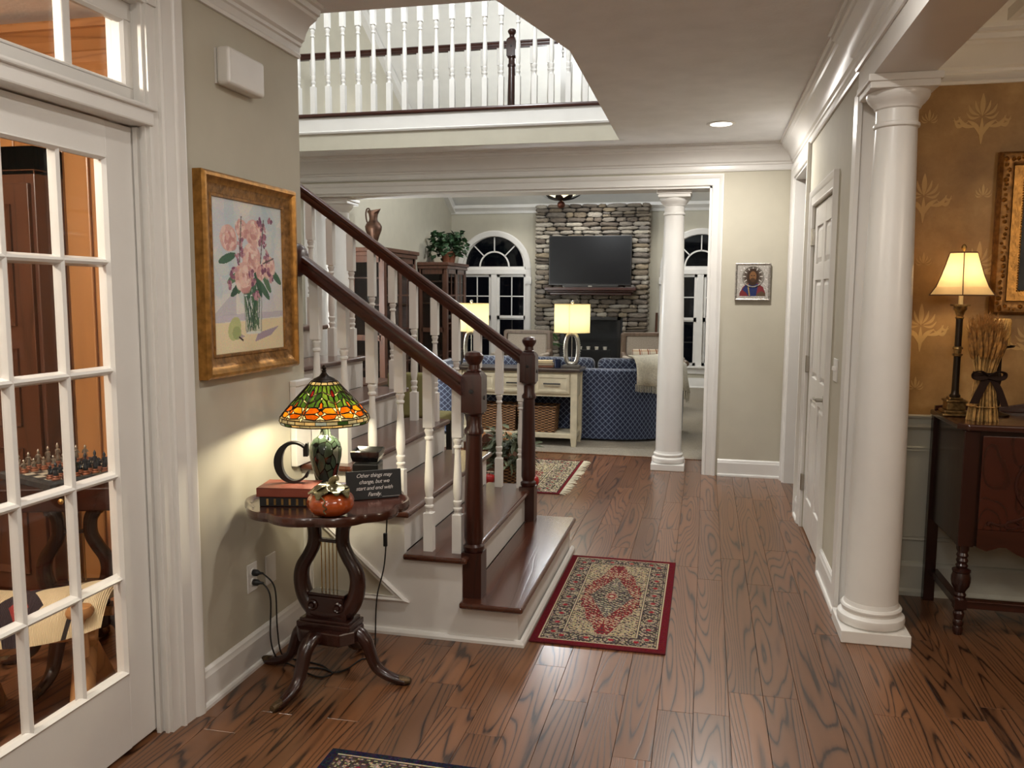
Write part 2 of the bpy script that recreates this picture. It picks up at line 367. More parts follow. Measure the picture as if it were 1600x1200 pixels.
# ---- living room
def arch_wall(mb, cx, hw, z0, zs, ztop, y0, y1, n=16):
    for k in range(n):
        a0, a1 = pi-pi*k/n, pi-pi*(k+1)/n
        p0 = (cx+hw*cos(a0), zs+hw*sin(a0)); p1 = (cx+hw*cos(a1), zs+hw*sin(a1))
        mb.prism([p0, p1, (p1[0], ztop), (p0[0], ztop)], y0, y1, 'y')
    mb.box(cx-hw, cx+hw, y0, y1, 0, z0)
HW, ZS, ZB = .56, 1.93, .36
WC = (-3.545, -.10)
fw = MB(); fw.box(-4.4, WC[0]-HW, FY, FY+.15, 0, 3.2).box(WC[0]+HW, WC[1]-HW, FY, FY+.15, 0, 3.2).box(WC[1]+HW, 3.6, FY, FY+.15, 0, 3.2)
for c in WC: arch_wall(fw, c, HW, ZB, ZS, 3.2, FY, FY+.15)
struct('wall_fireplace', fw, WALL, 'greige far living room wall with two arched windows', 'wall')
struct('wall_living', MB().prism([(7.35, 0), (14, 0), (14, 3.2), (9.3, 5.5), (7.1, 5.5), (7.1, 2.7), (7.35, 2.7)], LVX-.1, LVX, 'x'), WALL, 'greige side wall of the living room behind the cabinets', 'wall')
struct('wall_living_right', MB().prism([(7.35, 0), (14, 0), (14, 3.2), (9.3, 5.5), (3.4, 5.5), (3.4, 3.0), (7.35, 2.98)], 3.5, 3.6, 'x'), UPW, 'pale wall far to the right of the living room and landing', 'wall')
sl = .53
struct('ceiling_vault', MB().prism([(14.0, 2.96), (9.3, 2.96+sl*4.7), (2.6, 2.96+sl*4.7), (2.6, 5.6), (9.3, 5.6), (14.0, 3.15)], -4.4, 3.6, 'x'), UPW, 'pale sloped vault above the living room and stairs', 'ceiling')
struct('wall_upper', MB().box(-4.4, 3.6, 2.6, 2.7, 2.98, 5.5), UPW, 'pale upstairs wall above the hall', 'wall')
# ---- dining room
WY = 4.45
def damask():
    m = bpy.data.materials.new('gold_wallpaper'); t, ns, L = nt(m); b = ns['Principled BSDF']
    tc = ns.new('ShaderNodeTexCoord'); no = N(ns, 'ShaderNodeTexNoise', i_Scale=5, i_Detail=8, i_Roughness=.65); L.new(tc.outputs['Object'], no.inputs['Vector'])
    c = ramp(ns, L, no.outputs['Fac'], [(.3, s2l(134, 98, 52)), (.55, s2l(160, 122, 70)), (.75, s2l(182, 146, 92))])
    L.new(c, b.inputs['Base Color']); b.inputs['Roughness'].default_value = .48; b.inputs['Sheen Weight'].default_value = .2; return m
WPAPER = damask()
wp = struct('wall_dining', MB().box(.80, 4.9, WY, WY+.1, .9, ZC), WPAPER, 'gold damask wallpaper on the dining room wall', 'wall')
struct('wall_dining_right', MB().box(4.8, 4.9, -2.1, WY, 0, ZC), WPAPER, 'gold papered side wall of the dining room', 'wall')
WAINS = mat('wainscot_paint', s2l(196, 196, 184), .4, var=.015)
MOTIF = mat('pale_gold_motif', s2l(188, 152, 96), .5, var=.08)
def leafpts(x0, z0, x1, z1, w, bend=0, n=8):
    d = Vector((x1-x0, z1-z0)); q = Vector((-d.y, d.x)).normalized(); L_ = []; R_ = []
    for i in range(n+1):
        t = i/n; p = Vector((x0, z0))+d*t+q*bend*sin(pi*t); ww = w*sin(pi*min(1, t*.9+.05))
        L_.append((p+q*ww)[:]); R_.append((p-q*ww)[:])
    return L_+R_[::-1]
def motif(s):
    mb = MB(); k = 0
    def lf(*a):
        nonlocal k; k += 1; mb.prism([(x*s, z*s) for x, z in leafpts(*a)], 0, -.0012-.00005*k, 'y')
    lf(0, .02, 0, .52, .055)
    for sg in (-1, 1):
        lf(sg*.03, .05, sg*.16, .36, .03, sg*-.03); lf(sg*.06, .03, sg*.30, .28, .035, sg*-.06); lf(sg*.05, 0, sg*.34, .10, .03, sg*-.08)
        if s > .15:
            lf(sg*.03, -.42, sg*.30, -.08, .05, sg*.06); lf(sg*.12, -.22, sg*.50, .02, .05, sg*-.10); lf(sg*.28, -.10, sg*.60, .0, .045, sg*-.16); lf(sg*.46, .02, sg*.62, -.06, .03, sg*-.08)
    if s > .15: lf(0, -.62, 0, -.03, .045)
    return mb
mbig, msml = motif(.205), motif(.11)
mo_b = obj('motif', mbig, MOTIF, wp, loc=(1.245, WY, 2.35)); mo_s = obj('motif', msml, MOTIF, wp, loc=(1.015, WY, 2.335))
for x, z in ((1.01, 1.985), (1.03, 1.36), (1.50, 1.985), (1.74, 2.35), (1.27, 1.66), (1.52, 1.30)): inst(mo_b, 'motif', wp, (x, WY, z), scale=(1, 1, 1))
for x, z in ((1.025, 1.66), (1.02, 1.05), (1.49, 2.335), (1.27, 1.98), (1.27, 1.34)): inst(mo_s, 'motif', wp, (x, WY, z))
wn = thing('wall_wainscot', 'pale grey panelled wainscot below the gold wallpaper', 'wainscot', kind='structure')
obj('backing', MB().box(.80, 4.9, WY, WY+.1, 0, .9), WAINS, wn)
WYm = lambda u, v, h: (u, WY-h, v)
pnl = [(0, 0), (0, .008), (.006, .012), (.014, .008), (.022, .010), (.022, 0)]
for x0, x1 in ((.86, 1.55), (1.65, 2.6), (2.7, 3.7)):
    obj('panel_moulding', MB().sweep([(x0, .28), (x1, .28), (x1, .76), (x0, .76)], pnl, WYm, True), WAINS, wn)
CR = [(0, 0), (.02, 0), (.03, .012), (.018, .025), (.022, .05), (.04, .058), (.045, .068), (0, .07)]
obj('chair_rail', MB().sweep([(4.8, WY), (.80, WY)], [(o, h+.85) for o, h in CR], XY), WAINS, wn)
obj('dining_baseboard', MB().sweep([(4.8, WY), (.80, WY)], [(0, 0), (.03, 0), (.03, .02), (.018, .035), (.018, .15), (.01, .165), (0, .17)], XY), WAINS, wn)

# ---- crown mouldings, baseboards, casings
CROWN = [(0, 2.50), (.012, 2.50), (.016, 2.512), (.012, 2.52), (.012, 2.545), (.02, 2.55), (.022, 2.562), (.034, 2.572), (.042, 2.60), (.062, 2.632), (.092, 2.652), (.098, 2.664), (.108, 2.668), (.112, 2.69), (.125, 2.694), (.125, ZC), (0, ZC)]
def mould(name, paths, prof, label, cat, m=WHITE):
    mb = MB()
    for p in paths: mb.sweep(p, prof, XY)
    return struct(name, mb, m, label, cat, smooth=25)
mould('trim_3', [[(LX, 3.40), (LX, -2.1)]], CROWN, 'white crown moulding over the flower painting wall', 'crown moulding')
mould('trim_4', [[(.635, -2.1), (.635, 4.1), (RX, 4.1), (RX, BY), (-4.3, BY)]], CROWN, 'white crown moulding along the beam, right wall and back lintel', 'crown moulding')
mould('trim_5', [[(4.8, WY), (.87, WY), (.87, -2.1)]], [(o*1.35, ZC-(ZC-z)*1.0) for o, z in CROWN], 'deep white crown moulding around the dining room', 'crown moulding')
mould('trim_6', [[(4.45, WY-.42), (1.2, WY-.42), (1.2, -1.7)]], [(0, ZC-.05), (.03, ZC-.05), (.05, ZC-.02), (.09, ZC-.015), (.09, ZC), (0, ZC)], 'second white ceiling band inside the dining room crown', 'moulding')
BASE = [(0, 0), (.03, 0), (.03, .012), (.026, .02), (.018, .022), (.018, .112), (.013, .122), (.012, .132), (.004, .142), (0, .142)]
mould('baseboard_left', [[(LX, 3.36), (LX, DY1+.11)]], BASE, 'white baseboard under the painting and power outlet', 'baseboard')
mould('baseboard_right', [[(RX+.13, 4.1), (RX, 4.1), (RX, CY0-.10)]], BASE, 'white baseboard between near column and closet door', 'baseboard')
mould('baseboard_right_far', [[(RX, CY1+.10), (RX, OY0-.10)]], BASE, 'short white baseboard between closet door and cased opening', 'baseboard')
mould('baseboard_back', [[(RX, OY1+.09), (RX, BY), (OX1+.11, BY)]], BASE, 'white baseboard below the silver icon', 'baseboard')
mould('baseboard_fireplace', [[(3.5, FY), (-.95, FY)]], [(o, z*1.15) for o, z in BASE], 'white baseboard below the right arched window', 'baseboard')
CAS = [(0, 0), (0, .014), (.006, .018), (.014, .014), (.055, .016), (.066, .024), (.084, .028), (.092, .026), (.094, 0)]
Lm = lambda u, v, h: (LX+h, u, v)
Rm = lambda u, v, h: (RX-h, u, v)
Bm = lambda u, v, h: (u, BY-h, v)
def casing(name, y0, y1, zt, mp, label, cas=CAS):
    return struct(name, MB().sweep([(y0, 0), (y0, zt), (y1, zt), (y1, 0)], cas, mp), WHITE, label, 'door casing', smooth=25)
casing('trim_7', DY0+.02, DY1+.01, DZ+.01, Lm, 'wide white casing around the glazed study door', [(o*1.15, h*1.2) for o, h in CAS])
casing('trim_8', CY0-.005, CY1+.005, CZ+.005, Rm, 'white casing around the six panel closet door')
casing('trim_9', OY0, OY1-.0, OZ, Rm, 'white casing around the cased opening near the icon')
casing('trim_10', OX0, OX1, LZ, Bm, 'white casing framing the wide living room opening')
struct('trim_11', MB().box(RX-.002, RX+.142, OY0, OY0+.018, 0, OZ).box(RX-.002, RX+.142, OY1-.018, OY1, 0, OZ).box(RX-.002, RX+.142, OY0, OY1, OZ-.018, OZ), WHITE, 'white jamb lining inside the cased opening', 'door jamb')
struct('trim_12', MB().box(OX1-.018, OX1, BY-.002, BY+.252, 0, LZ).box(OX0, OX0+.018, BY-.002, BY+.252, 0, LZ).box(OX0, OX1, BY-.002, BY+.252, LZ-.018, LZ), WHITE, 'white lining of the living room opening and its soffit', 'door jamb')
struct('trim_13', MB().box(RX-.012, RX+.155, 4.075, 4.1, 0, 2.40).box(RX-.02, RX+.0, 4.06, 4.16, 0, 2.40).box(RX+.155, RX+.17, 4.08, WY, 0, 2.40), WHITE, 'flat white board capping the wall end behind the near column', 'trim')

# ---- living room crown, windows
mould('trim_14', [[(3.5, FY), (LVX, FY)]], [(0, 2.86), (.02, 2.86), (.03, 2.90), (.07, 2.94), (.09, 2.95), (.09, 3.0), (0, 3.0)], 'white crown moulding above the arched windows', 'crown moulding')
struct('trim_15', MB().prism([(13.9, 2.86), (13.9, 3.0), (9.3, 5.44), (9.3, 5.30)], LVX, LVX+.08, 'x'), WHITE, 'raked white crown moulding climbing the living room side wall', 'crown moulding')
def arch_pts(cx, r, zs, n=24): return [(cx+r*cos(pi*k/n), zs+r*sin(pi*k/n)) for k in range(n+1)]
def window(name, cx, label):
    w = thing(name, label, 'window', (cx, FY, 0), kind='structure')
    mp = lambda u, v, h: (u, -h, v)
    out = [(0, 0), (0, .02), (.03, .026), (.075, .03), (.095, .02), (.095, 0)]
    obj('arch_casing', MB().sweep(arch_pts(0, HW-.005, ZS), [(-o, h) for o, h in out], mp), WHITE, w, smooth=30)
    for sx in (-1, 1):
        obj('side_casing', MB().sweep([(sx*(HW-.005), ZB), (sx*(HW-.005), ZS)], [(o*-sx, h) for o, h in out], mp), WHITE, w)
        obj('corner_block', MB().cbox(sx*(HW+.045), -.02, 1.74, .11, .05, .11).lathe([(.035, -.052), (.03, -.046), (.02, -.05), (.0, -.05)], 12, (sx*(HW+.045), 0, 1.74), axis='y'), WHITE, w)
    obj('sill', MB().box(-HW-.13, HW+.13, -.07, .1, ZB-.035, ZB), WHITE, w, bevel=.006)
    obj('apron', MB().box(-HW-.09, HW+.09, -.02, 0, ZB-.13, ZB-.035), WHITE, w)
    obj('transom_bar', MB().box(-HW, HW, -.012, .12, 1.845, ZS), WHITE, w, bevel=.004)
    y0, y1 = .03, .07
    g = obj('fan_light', MB().sweep(arch_pts(0, HW-.05, ZS+.04), [(0, y0), (0, y1), (-.05, y1), (-.05, y0)], lambda u, v, h: (u, h, v)).box(-HW+.03, HW-.03, y0, y1, ZS, ZS+.045)
        .sweep(arch_pts(0, .255, ZS+.04), [(-.012, y0), (-.012, y1), (.012, y1), (.012, y0)], lambda u, v, h: (u, h, v)), WHITE, w, smooth=30)
    for a in (45, 90, 135):
        c_, s_ = cos(radians(a)), sin(radians(a)); q = (-s_*.009, c_*.009)
        obj('glazing_bar', MB().prism([(c_*.25+q[0], ZS+.04+s_*.25+q[1]), (c_*.25-q[0], ZS+.04+s_*.25-q[1]), (c_*.5-q[0], ZS+.04+s_*.5-q[1]), (c_*.5+q[0], ZS+.04+s_*.5+q[1])], y0, y1, 'y'), WHITE, g)
    yp = .05
    def pane(pts, par): obj('pane', MB().prism(pts, yp-.002, yp+.002, 'y'), NIGHT, par)
    zz = ZS+.04
    pane([(0.243*cos(pi*k/12), zz+.243*sin(pi*k/12)) for k in range(13)], g)
    for k in range(4):
        a0, a1 = radians(45*k), radians(45*k+45)
        pane([(.26*cos(a0+(a1-a0)*i/6), zz+.26*sin(a0+(a1-a0)*i/6)) for i in range(7)]+[(.515*cos(a1-(a1-a0)*i/6), zz+.515*sin(a1-(a1-a0)*i/6)) for i in range(7)], g)
    obj('mullion', MB().box(-.05, .05, -.005, .12, ZB, 1.845), WHITE, w, bevel=.004)
    for sx in (-1, 1):
        x0, x1 = (.05, HW) if sx > 0 else (-HW, -.05)
        for zb, zt, yy in ((ZB, 1.12, .055), (1.10, 1.845, .03)):
            s = obj('sash', MB().box(x0, x0+.045, yy, yy+.04, zb, zt).box(x1-.045, x1, yy, yy+.04, zb, zt).box(x0, x1, yy, yy+.04, zb, zb+.045).box(x0, x1, yy, yy+.04, zt-.045, zt), WHITE, w)
            gx0, gx1, gz0, gz1 = x0+.045, x1-.045, zb+.045, zt-.045; xm = (gx0+gx1)/2; zm = (gz0+gz1)/2
            obj('glazing_bar', MB().box(xm-.009, xm+.009, yy+.01, yy+.03, gz0, gz1), WHITE, s)
            obj('glazing_bar', MB().box(gx0, gx1, yy+.01, yy+.03, zm-.009, zm+.009), WHITE, s)
            for a, b in ((gx0, xm), (xm, gx1)):
                for c, d in ((gz0, zm), (zm, gz1)): pane([(a, c), (b, c), (b, d), (a, d)], s)
    return w
window('window_1', WC[0], 'arched white window left of the stone chimney, dark night panes')
window('window_2', WC[1], 'arched white window right of the chimney, partly behind the column')

# ---- glazed study door with transom
d1 = thing('door_1', 'white fifteen pane glass door to the pine study', 'door', (LX-.10, 0, 0), kind='structure')
DX0, DX1 = 0, .045                         # local x range of the leaf
ey, hy = 2.383, 1.54                       # latch edge, hinge edge
gy = [1.665, 1.84, 1.87, 2.045, 2.075, 2.25]; gz0, gz1, rows = .265, 1.912, 5
obj('stile', MB().box(DX0, DX1, 2.25, ey, .012, 2.02), WHITE, d1, bevel=.003); obj('stile', MB().box(DX0, DX1, hy, 1.665, .012, 2.02), WHITE, d1, bevel=.003)
obj('rail', MB().box(DX0, DX1, 1.665, 2.25, .012, gz0), WHITE, d1); obj('rail', MB().box(DX0, DX1, 1.665, 2.25, gz1, 2.02), WHITE, d1)
rh = (gz1-gz0+.03)/rows
MUNP = [(-.015, .012), (-.008, .03), (0, .036), (.008, .03), (.015, .012), (.015, .008), (-.015, .008)]
for a, b in ((1.84, 1.87), (2.045, 2.075)):
    yc = (a+b)/2; obj('muntin', MB().sweep([(yc, gz0), (yc, gz1)], MUNP, lambda u, v, h: (h+.009, u, v)), WHITE, d1, smooth=25)
for i in range(1, rows):
    zc_ = gz0-.015+i*rh; obj('muntin', MB().sweep([(1.665, zc_), (2.25, zc_)], MUNP, lambda u, v, h: (h+.009, u, v)), WHITE, d1, smooth=25)
pm = MB().box(.020, .024, -.0875, .0875, -(rh-.03)/2, (rh-.03)/2); first = None
BEAD = [(0, .028), (0, .045), (.004, .046), (.012, .036), (.012, .028)]
for i in range(rows):
    for a, b in ((1.665, 1.84), (1.87, 2.045), (2.075, 2.25)):
        c = ((a+b)/2, gz0-.015+(i+.5)*rh)
        if first is None: first = obj('pane', pm, GLASS, d1, loc=(0, c[0], c[1]))
        else: inst(first, 'pane', d1, (0, c[0], c[1]))
obj('glazing_bead', MB().sweep([(1.665, gz0), (2.25, gz0), (2.25, gz1), (1.665, gz1)], [(0, .028), (0, .048), (.004, .050), (.012, .038), (.012, .028)], lambda u, v, h: (h, u, v), True), WHITE, d1)
struct('trim_16', MB().box(LX-.142, LX+.004, DY1-.035, DY1+.012, 0, DZ).box(LX-.142, LX+.004, DY0, DY0+.03, 0, DZ).box(LX-.142, LX+.004, DY0, DY1, DZ-.02, DZ+.012)
       .box(LX-.142, LX+.012, DY1-.035, DY1+.03, DZ-.02, DZ+.03).box(LX-.05, LX-.035, DY1-.05, DY1-.03, 0, 2.02).box(LX-.02, LX-.008, DY1-.045, DY1-.03, 0, DZ), WHITE, 'white jamb of the glazed study door', 'door jamb')
t1 = thing('window_3', 'white transom window above the glazed study door', 'transom window', (LX-.10, 0, 0), kind='structure')
obj('transom_sill', MB().box(-.04, .112, DY0+.03, DY1-.02, 2.025, 2.085).box(-.04, .125, DY0+.03, DY1-.015, 2.07, 2.085), WHITE, t1, bevel=.006)
obj('transom_frame', MB().box(0, .05, DY0+.03, DY1-.03, 2.085, 2.14).box(0, .05, DY0+.03, DY1-.03, 2.345, 2.40).box(0, .05, 2.352, DY1-.03, 2.14, 2.345).box(0, .05, DY0+.03, 1.6, 2.14, 2.345), WHITE, t1, bevel=.003)
for a, b in ((2.088, 2.14), (1.82, 1.86)):
    obj('muntin', MB().box(.012, .045, a+.01, b-.01, 2.14, 2.345), WHITE, t1, bevel=.004)
for a, b in ((2.14, 2.352), (1.86, 2.088), (1.6, 1.82)): obj('pane', MB().box(.02, .024, a-.01, b+.01, 2.14, 2.345), GLASS, t1)
obj('glazing_bead', MB().sweep([(1.6, 2.14), (2.352, 2.14), (2.352, 2.345), (1.6, 2.345)], BEAD, lambda u, v, h: (h+.006, u, v), True), WHITE, t1)

# ---- six panel closet door
d2 = thing('door_2', 'white six panel closet door with lever handle in the right wall', 'door', (RX+.005, 0, 0), kind='structure')
w0, w1 = CY0+.006, CY1-.006; st = .11; md = .10; mid = (w0+w1)/2
rails = [(.01, .22), (.86, 1.0), (1.60, 1.70), (1.93, CZ-.006)]
for a, b in ((w0, w0+st), (w1-st, w1), (mid-md/2, mid+md/2)): obj('stile', MB().box(0, .04, a, b, .01, CZ-.006), WHITE, d2)
for a, b in rails: obj('rail', MB().box(.0005, .0395, w0+st, w1-st, a, b), WHITE, d2)
for (a, b) in ((.22, .86), (1.0, 1.60), (1.70, 1.93)):
    for (c, e) in ((w0+st, mid-md/2), (mid+md/2, w1-st)):
        mb = MB().box(.012, .03, c, e, a, b)
        q = .035; mb.add([(.012, c+.008, a+.008), (.012, e-.008, a+.008), (.012, e-.008, b-.008), (.012, c+.008, b-.008), (.003, c+q, a+q), (.003, e-q, a+q), (.003, e-q, b-q), (.003, c+q, b-q)],
               [(0,1,5,4),(1,2,6,5),(2,3,7,6),(3,0,4,7),(4,5,6,7)])
        obj('panel', mb, WHITE, d2)
hd = obj('lever_handle', MB().lathe([(.032, 0), (.032, -.008), (.024, -.012), (.012, -.014), (.012, -.05), (.0, -.05)], 18, (0, w0+.07, .93), axis='x').tube([(-.045, w0+.07, .93), (-.05, w0+.10, .932), (-.048, w0+.15, .925), (-.046, w0+.185, .93)], [.010, .009, .008, .007], 8), NICKEL, d2, smooth=40)
for z in (.25, 1.02, 1.82): obj('hinge', MB().box(-.018, .004, w1-.004, w1+.016, z, z+.10).lathe([(.007, z-.004), (.007, z+.104)], 8, (-.018, w1+.004, 0)), NICKEL, d2)

# ---- round columns
def column(cx, cy, h, label):
    t = thing('round_column', label, 'column', (cx, cy, 0), group='white round columns')
    obj('plinth', MB().box(-.142, .142, -.142, .142, 0, .055), WHITE, t, bevel=.004)
    obj('base_ring', MB().lathe([(.128, .055), (.139, .065), (.142, .082), (.139, .098), (.128, .108), (.121, .11), (.121, .12), (.126, .124), (.127, .132), (.122, .14), (.115, .142), (.111, .16)], 40), WHITE, t, smooth=35)
    pr = [(.110, .14), (.110, .7)]+[(.110-.028*(((z-.7)/(h-.9))**1.4), z) for z in np.linspace(.8, h-.2, 9)]
    obj('shaft', MB().lathe(pr, 40), WHITE, t, smooth=35)
    obj('neck', MB().lathe([(.082, h-.2), (.090, h-.195), (.092, h-.187), (.090, h-.18), (.083, h-.176), (.083, h-.125), (.090, h-.12), (.093, h-.11), (.105, h-.098), (.118, h-.082), (.124, h-.068), (.124, h-.055)], 40), WHITE, t, smooth=35)
    obj('abacus', MB().box(-.132, .132, -.132, .132, h-.056, h-.02).box(-.142, .142, -.142, .142, h-.03, h), WHITE, t, bevel=.004)
    return t
column(.757, 3.87, 2.40, 'near white round column beside the dining room sideboard')
column(-.285, 7.30, LZ-.018, 'white round column at the right end of the living room opening')
column(-3.34, 7.30, LZ-.018, 'white round column seen behind the upper stair balusters')
# ================================================================== staircase
RISE, RUN, SX1, SY0, SY1 = .187, .262, -.705, 3.36, 4.76
NST = 9
stair = thing('staircase', 'open staircase with dark wood treads, white balusters and two dark handrails', 'staircase', (0, 0, 0))
def nosex(n): return -.715 if n == 1 else -.965-(n-2)*RUN
tre = None
for n in range(1, NST+1):
    x1 = nosex(n); x0 = nosex(n+1)-.03; z = n*RISE
    y0 = SY0-.03
    if x1 < LX+.03: y0 = 3.405
    if n == 1: mb = MB().box(x0, x1, SY0-.055, SY1+.04, z-.028, z)
    elif x1 > LX and x0 < LX: mb = MB().prism([(x1, y0), (x1, SY1+.03), (x0, SY1+.03), (x0, 3.405), (LX+.004, 3.405), (LX+.004, y0)], z-.028, z)
    else: mb = MB().box(x0, x1, y0, SY1+.03, z-.028, z)
    obj('tread', mb, CHERRY_Y, stair, bevel=.011, seg=3)
    yy0 = SY0 if x1 > LX else 3.405
    obj('riser', MB().box(x1-.048, x1-.0302, yy0+.029, SY1-.029, z-RISE+(.0 if n == 1 else .0), z-.028), WHITE, stair)
# side walls under the steps: stepped white stringers
def stringer(ya, yb, xa):
    pts = [(nosex(1)-.03, 0)]
    for n in range(1, NST+1):
        x1 = nosex(n)-.03; z = n*RISE-.028
        if x1 < xa: break
        pts.append((x1, z)); nx = max(nosex(n+1)-.03, xa); pts.append((nx, z))
        if nx <= xa: break
    pts.append((xa, 0)); mb = MB()
    for i in range(1, len(pts)-2, 2):      # one box per step keeps the faces convex
        mb.box(pts[i+1][0], pts[i][0], ya, yb, 0, pts[i][1])
    return mb
obj('stringer', stringer(SY0, SY0+.03, LX), WHITE, stair); obj('stringer', stringer(SY1-.03, SY1, -2.9), WHITE, stair)
tri = [(-1.27, .165), (-1.70, .165), (-1.70, .535)]
obj('side_panel', MB().prism([(x, z) for x, z in tri], SY0-.001, SY0-.004, 'y'), WALL, stair)
obj('panel_moulding', MB().sweep([(-1.235, .15), (-1.715, .15), (-1.715, .565)][::-1], [(0, 0), (0, .012), (.008, .018), (.016, .012), (.024, .014), (.024, 0)], lambda u, v, h: (u, SY0-h, v), True), WHITE, stair)
obj('shoe_moulding', MB().sweep([(LX, SY0), (-.735, SY0), (-.735, SY1)][::-1], [(0, 0), (.02, 0), (.02, .012), (.012, .024), (0, .026)], lambda u, v, h: (u, v, h)), WHITE, stair)
obj('wall_skirt', MB().box(LX+.001, LX+.03, SY0-.10, 3.40, .75, 1.10).box(LX+.001, LX+.036, SY0-.10, 3.40, 1.10, 1.125), WHITE, stair, bevel=.004)
obj('stair_landing', MB().box(-4.29, nosex(NST+1), 3.405, SY1+.03, (NST+1)*RISE-.028, (NST+1)*RISE).box(-4.29, nosex(NST+1)-.03, 3.405, SY1, .002, (NST+1)*RISE-.028), CHERRY_Y, stair)
# balusters
BW = .021
def baluster_mesh(h, hb=.17, ht=.30, name='baluster'):
    mb = MB(); w = BW
    mb.box(-w, w, -w, w, 0, hb); mb.box(-w, w, -w, w, h-ht, h)
    H_ = h-ht-hb; P = lambda t: hb+t*H_
    pr = [(.0165, P(0)), (.012, P(.02)), (.013, P(.05)), (.0165, P(.065)), (.0165, P(.085)), (.012, P(.10)), (.015, P(.135)), (.0165, P(.16)), (.0165, P(.175)), (.012, P(.19)), (.0165, P(.28)), (.0165, P(.40)), (.0135, P(.60)), (.0108, P(.80)), (.0105, P(.85)),
          (.0155, P(.865)), (.0155, P(.885)), (.011, P(.90)), (.0145, P(.94)), (.0165, P(.955)), (.0165, P(.97)), (.012, P(.985)), (.0165, P(1))]
    pr = [(r*1.22, q) for r, q in pr]
    mb.lathe(pr, 14); me = mb.mesh(name); me.materials.append(WHITE)
    me.polygons.foreach_set('use_smooth', [True]*len(me.polygons)); me.set_sharp_from_angle(angle=radians(35)); return me
RZ = lambda x: 1.105+(-.99-x)*RISE/RUN      # rail centre height
bm_cache = {}
def rail_balusters(y, xs):
    for x in xs:
        n = max(k for k in range(1, 20) if nosex(k) > x+.005); z = n*RISE; h = round(RZ(x)-.028-z, 3)
        e = round((RZ(x)-1.1) % .187, 2)
        if h not in bm_cache: bm_cache[h] = baluster_mesh(h, .17, .20+(h-.70)*.6 if h > .7 else .2)
        obj('baluster', bm_cache[h], parent=stair, loc=(x, y, z))
NY, FYR = 3.415, 4.69
rail_balusters(NY, [-1.03-.131*k for k in range(6)]); rail_balusters(FYR, [-1.03-.131*k for k in range(15)])
def newel(x, y, z0, h, par):
    t = obj('newel_post', MB().box(-.045, .045, -.045, .045, 0, .20).lathe([(.040, .20), (.046, .21), (.046, .225), (.036, .235), (.042, .26), (.0415, .40), (.036, .62), (.034, h-.36), (.042, h-.355), (.042, h-.34), (.033, h-.325), (.033, h-.28), (.045, h-.268), (.045, h-.262)], 24)
        .add([(-.045, -.045, h-.262), (.045, -.045, h-.262), (.045, .045, h-.262), (-.045, .045, h-.262), (-.045, -.045, h-.11), (.045, -.045, h-.11), (.045, .045, h-.11), (-.045, .045, h-.11), (-.032, -.032, h-.09), (.032, -.032, h-.09), (.032, .032, h-.09), (-.032, .032, h-.09)],
             [(3,2,1,0),(0,1,5,4),(1,2,6,5),(2,3,7,6),(3,0,4,7),(4,5,9,8),(5,6,10,9),(6,7,11,10),(7,4,8,11),(8,9,10,11)])
        .lathe([(.032, h-.09), (.034, h-.085), (.026, h-.078), (.024, h-.06), (.034, h-.045), (.041, h-.032), (.041, h-.02), (.030, h-.006), (.0, h)], 24), CHERRY_Z, par, loc=(x, y, z0), smooth=35)
    obj('plug', MB().lathe([(.010, -.045), (.010, -.048), (.0, -.049)], 10, (0, 0, h-.17), axis='y'), BLACKM, t)
    obj('plug', MB().lathe([(.010, .045), (.010, .048), (.0, .049)], 10, (0, 0, h-.20), axis='x'), BLACKM, t)
    return t
newel(-.957, NY, RISE, 1.075, stair); newel(-.985, FYR, RISE, 1.075, stair)
HR = [(-.030, .030), (-.020, .036), (0, .038), (.020, .036), (.030, .030), (.031, .018), (.024, .008), (.026, -.006), (.022, -.014), (.022, -.028), (-.022, -.028), (-.022, -.014), (-.026, -.006), (-.024, .008), (-.031, .018)]
def handrail(y, xa, xb, par):
    dx, dz = xb-xa, RZ(xb)-RZ(xa); l = sqrt(dx*dx+dz*dz); s = dz/l; c = dx/l; vs = []
    for x in (xa, xb):
        for o, h in HR: vs.append((x, y+o, RZ(x)+h*l/abs(dx)))
    n = len(HR); fs = [(i, (i+1) % n, n+(i+1) % n, n+i) for i in range(n)]+[tuple(range(n)), tuple(range(2*n-1, n-1, -1))]
    return obj('handrail', MB().add(vs, fs), CHERRY_X, par, smooth=35)
handrail(NY-.045, -.995, LX+.012, stair); handrail(FYR, -1.02, -2.95, stair)
obj('wall_rosette', MB().lathe([(.0, .03), (.04, .03), (.058, .022), (.066, .014), (.072, .004), (.072, 0)], 28, (LX, NY-.045, RZ(LX)+.005), axis='x'), CHERRY_Z, stair, smooth=35)

# ================================================================== upstairs landing
UZ = 3.0
land = thing('landing', 'white landing edge with dark wood nosing above the hall ceiling', 'landing', (0, 6.72, 2.71), kind='structure')
obj('fascia', MB().box(-4.3, -.66, -.012, 0, 0, .27), WALL, land)
obj('fascia_trim', MB().sweep([(-4.3, 0), (-.66, 0)][::-1], [(.010, .13), (.03, .135), (.036, .148), (.024, .158), (.022, .27), (.010, .27)], lambda u, v, h: (u, v, h)), WHITE, land)
obj('nosing', MB().box(-4.3, 3.5, -.045, .10, .268, .300), CHERRY_X, land, bevel=.012, seg=3)
obj('landing_floor', MB().box(-4.3, 3.5, .10, 1.53, .27, .298), CARPET, land)
b_up = baluster_mesh(.90, .235, .19); b_far = b_up
up = thing('balustrade', 'near upstairs balustrade of bright white balusters over the stairwell', 'balustrade', (0, 6.745, 3.01))
for k in range(28): obj('baluster', b_up, parent=up, loc=(-3.585+.1372*k-.274, 0, 0))
obj('handrail', MB().sweep([(-4.28, 0), (.2, 0)], [(o, .93+h) for o, h in HR], XY), CHERRY_X, up, smooth=35)
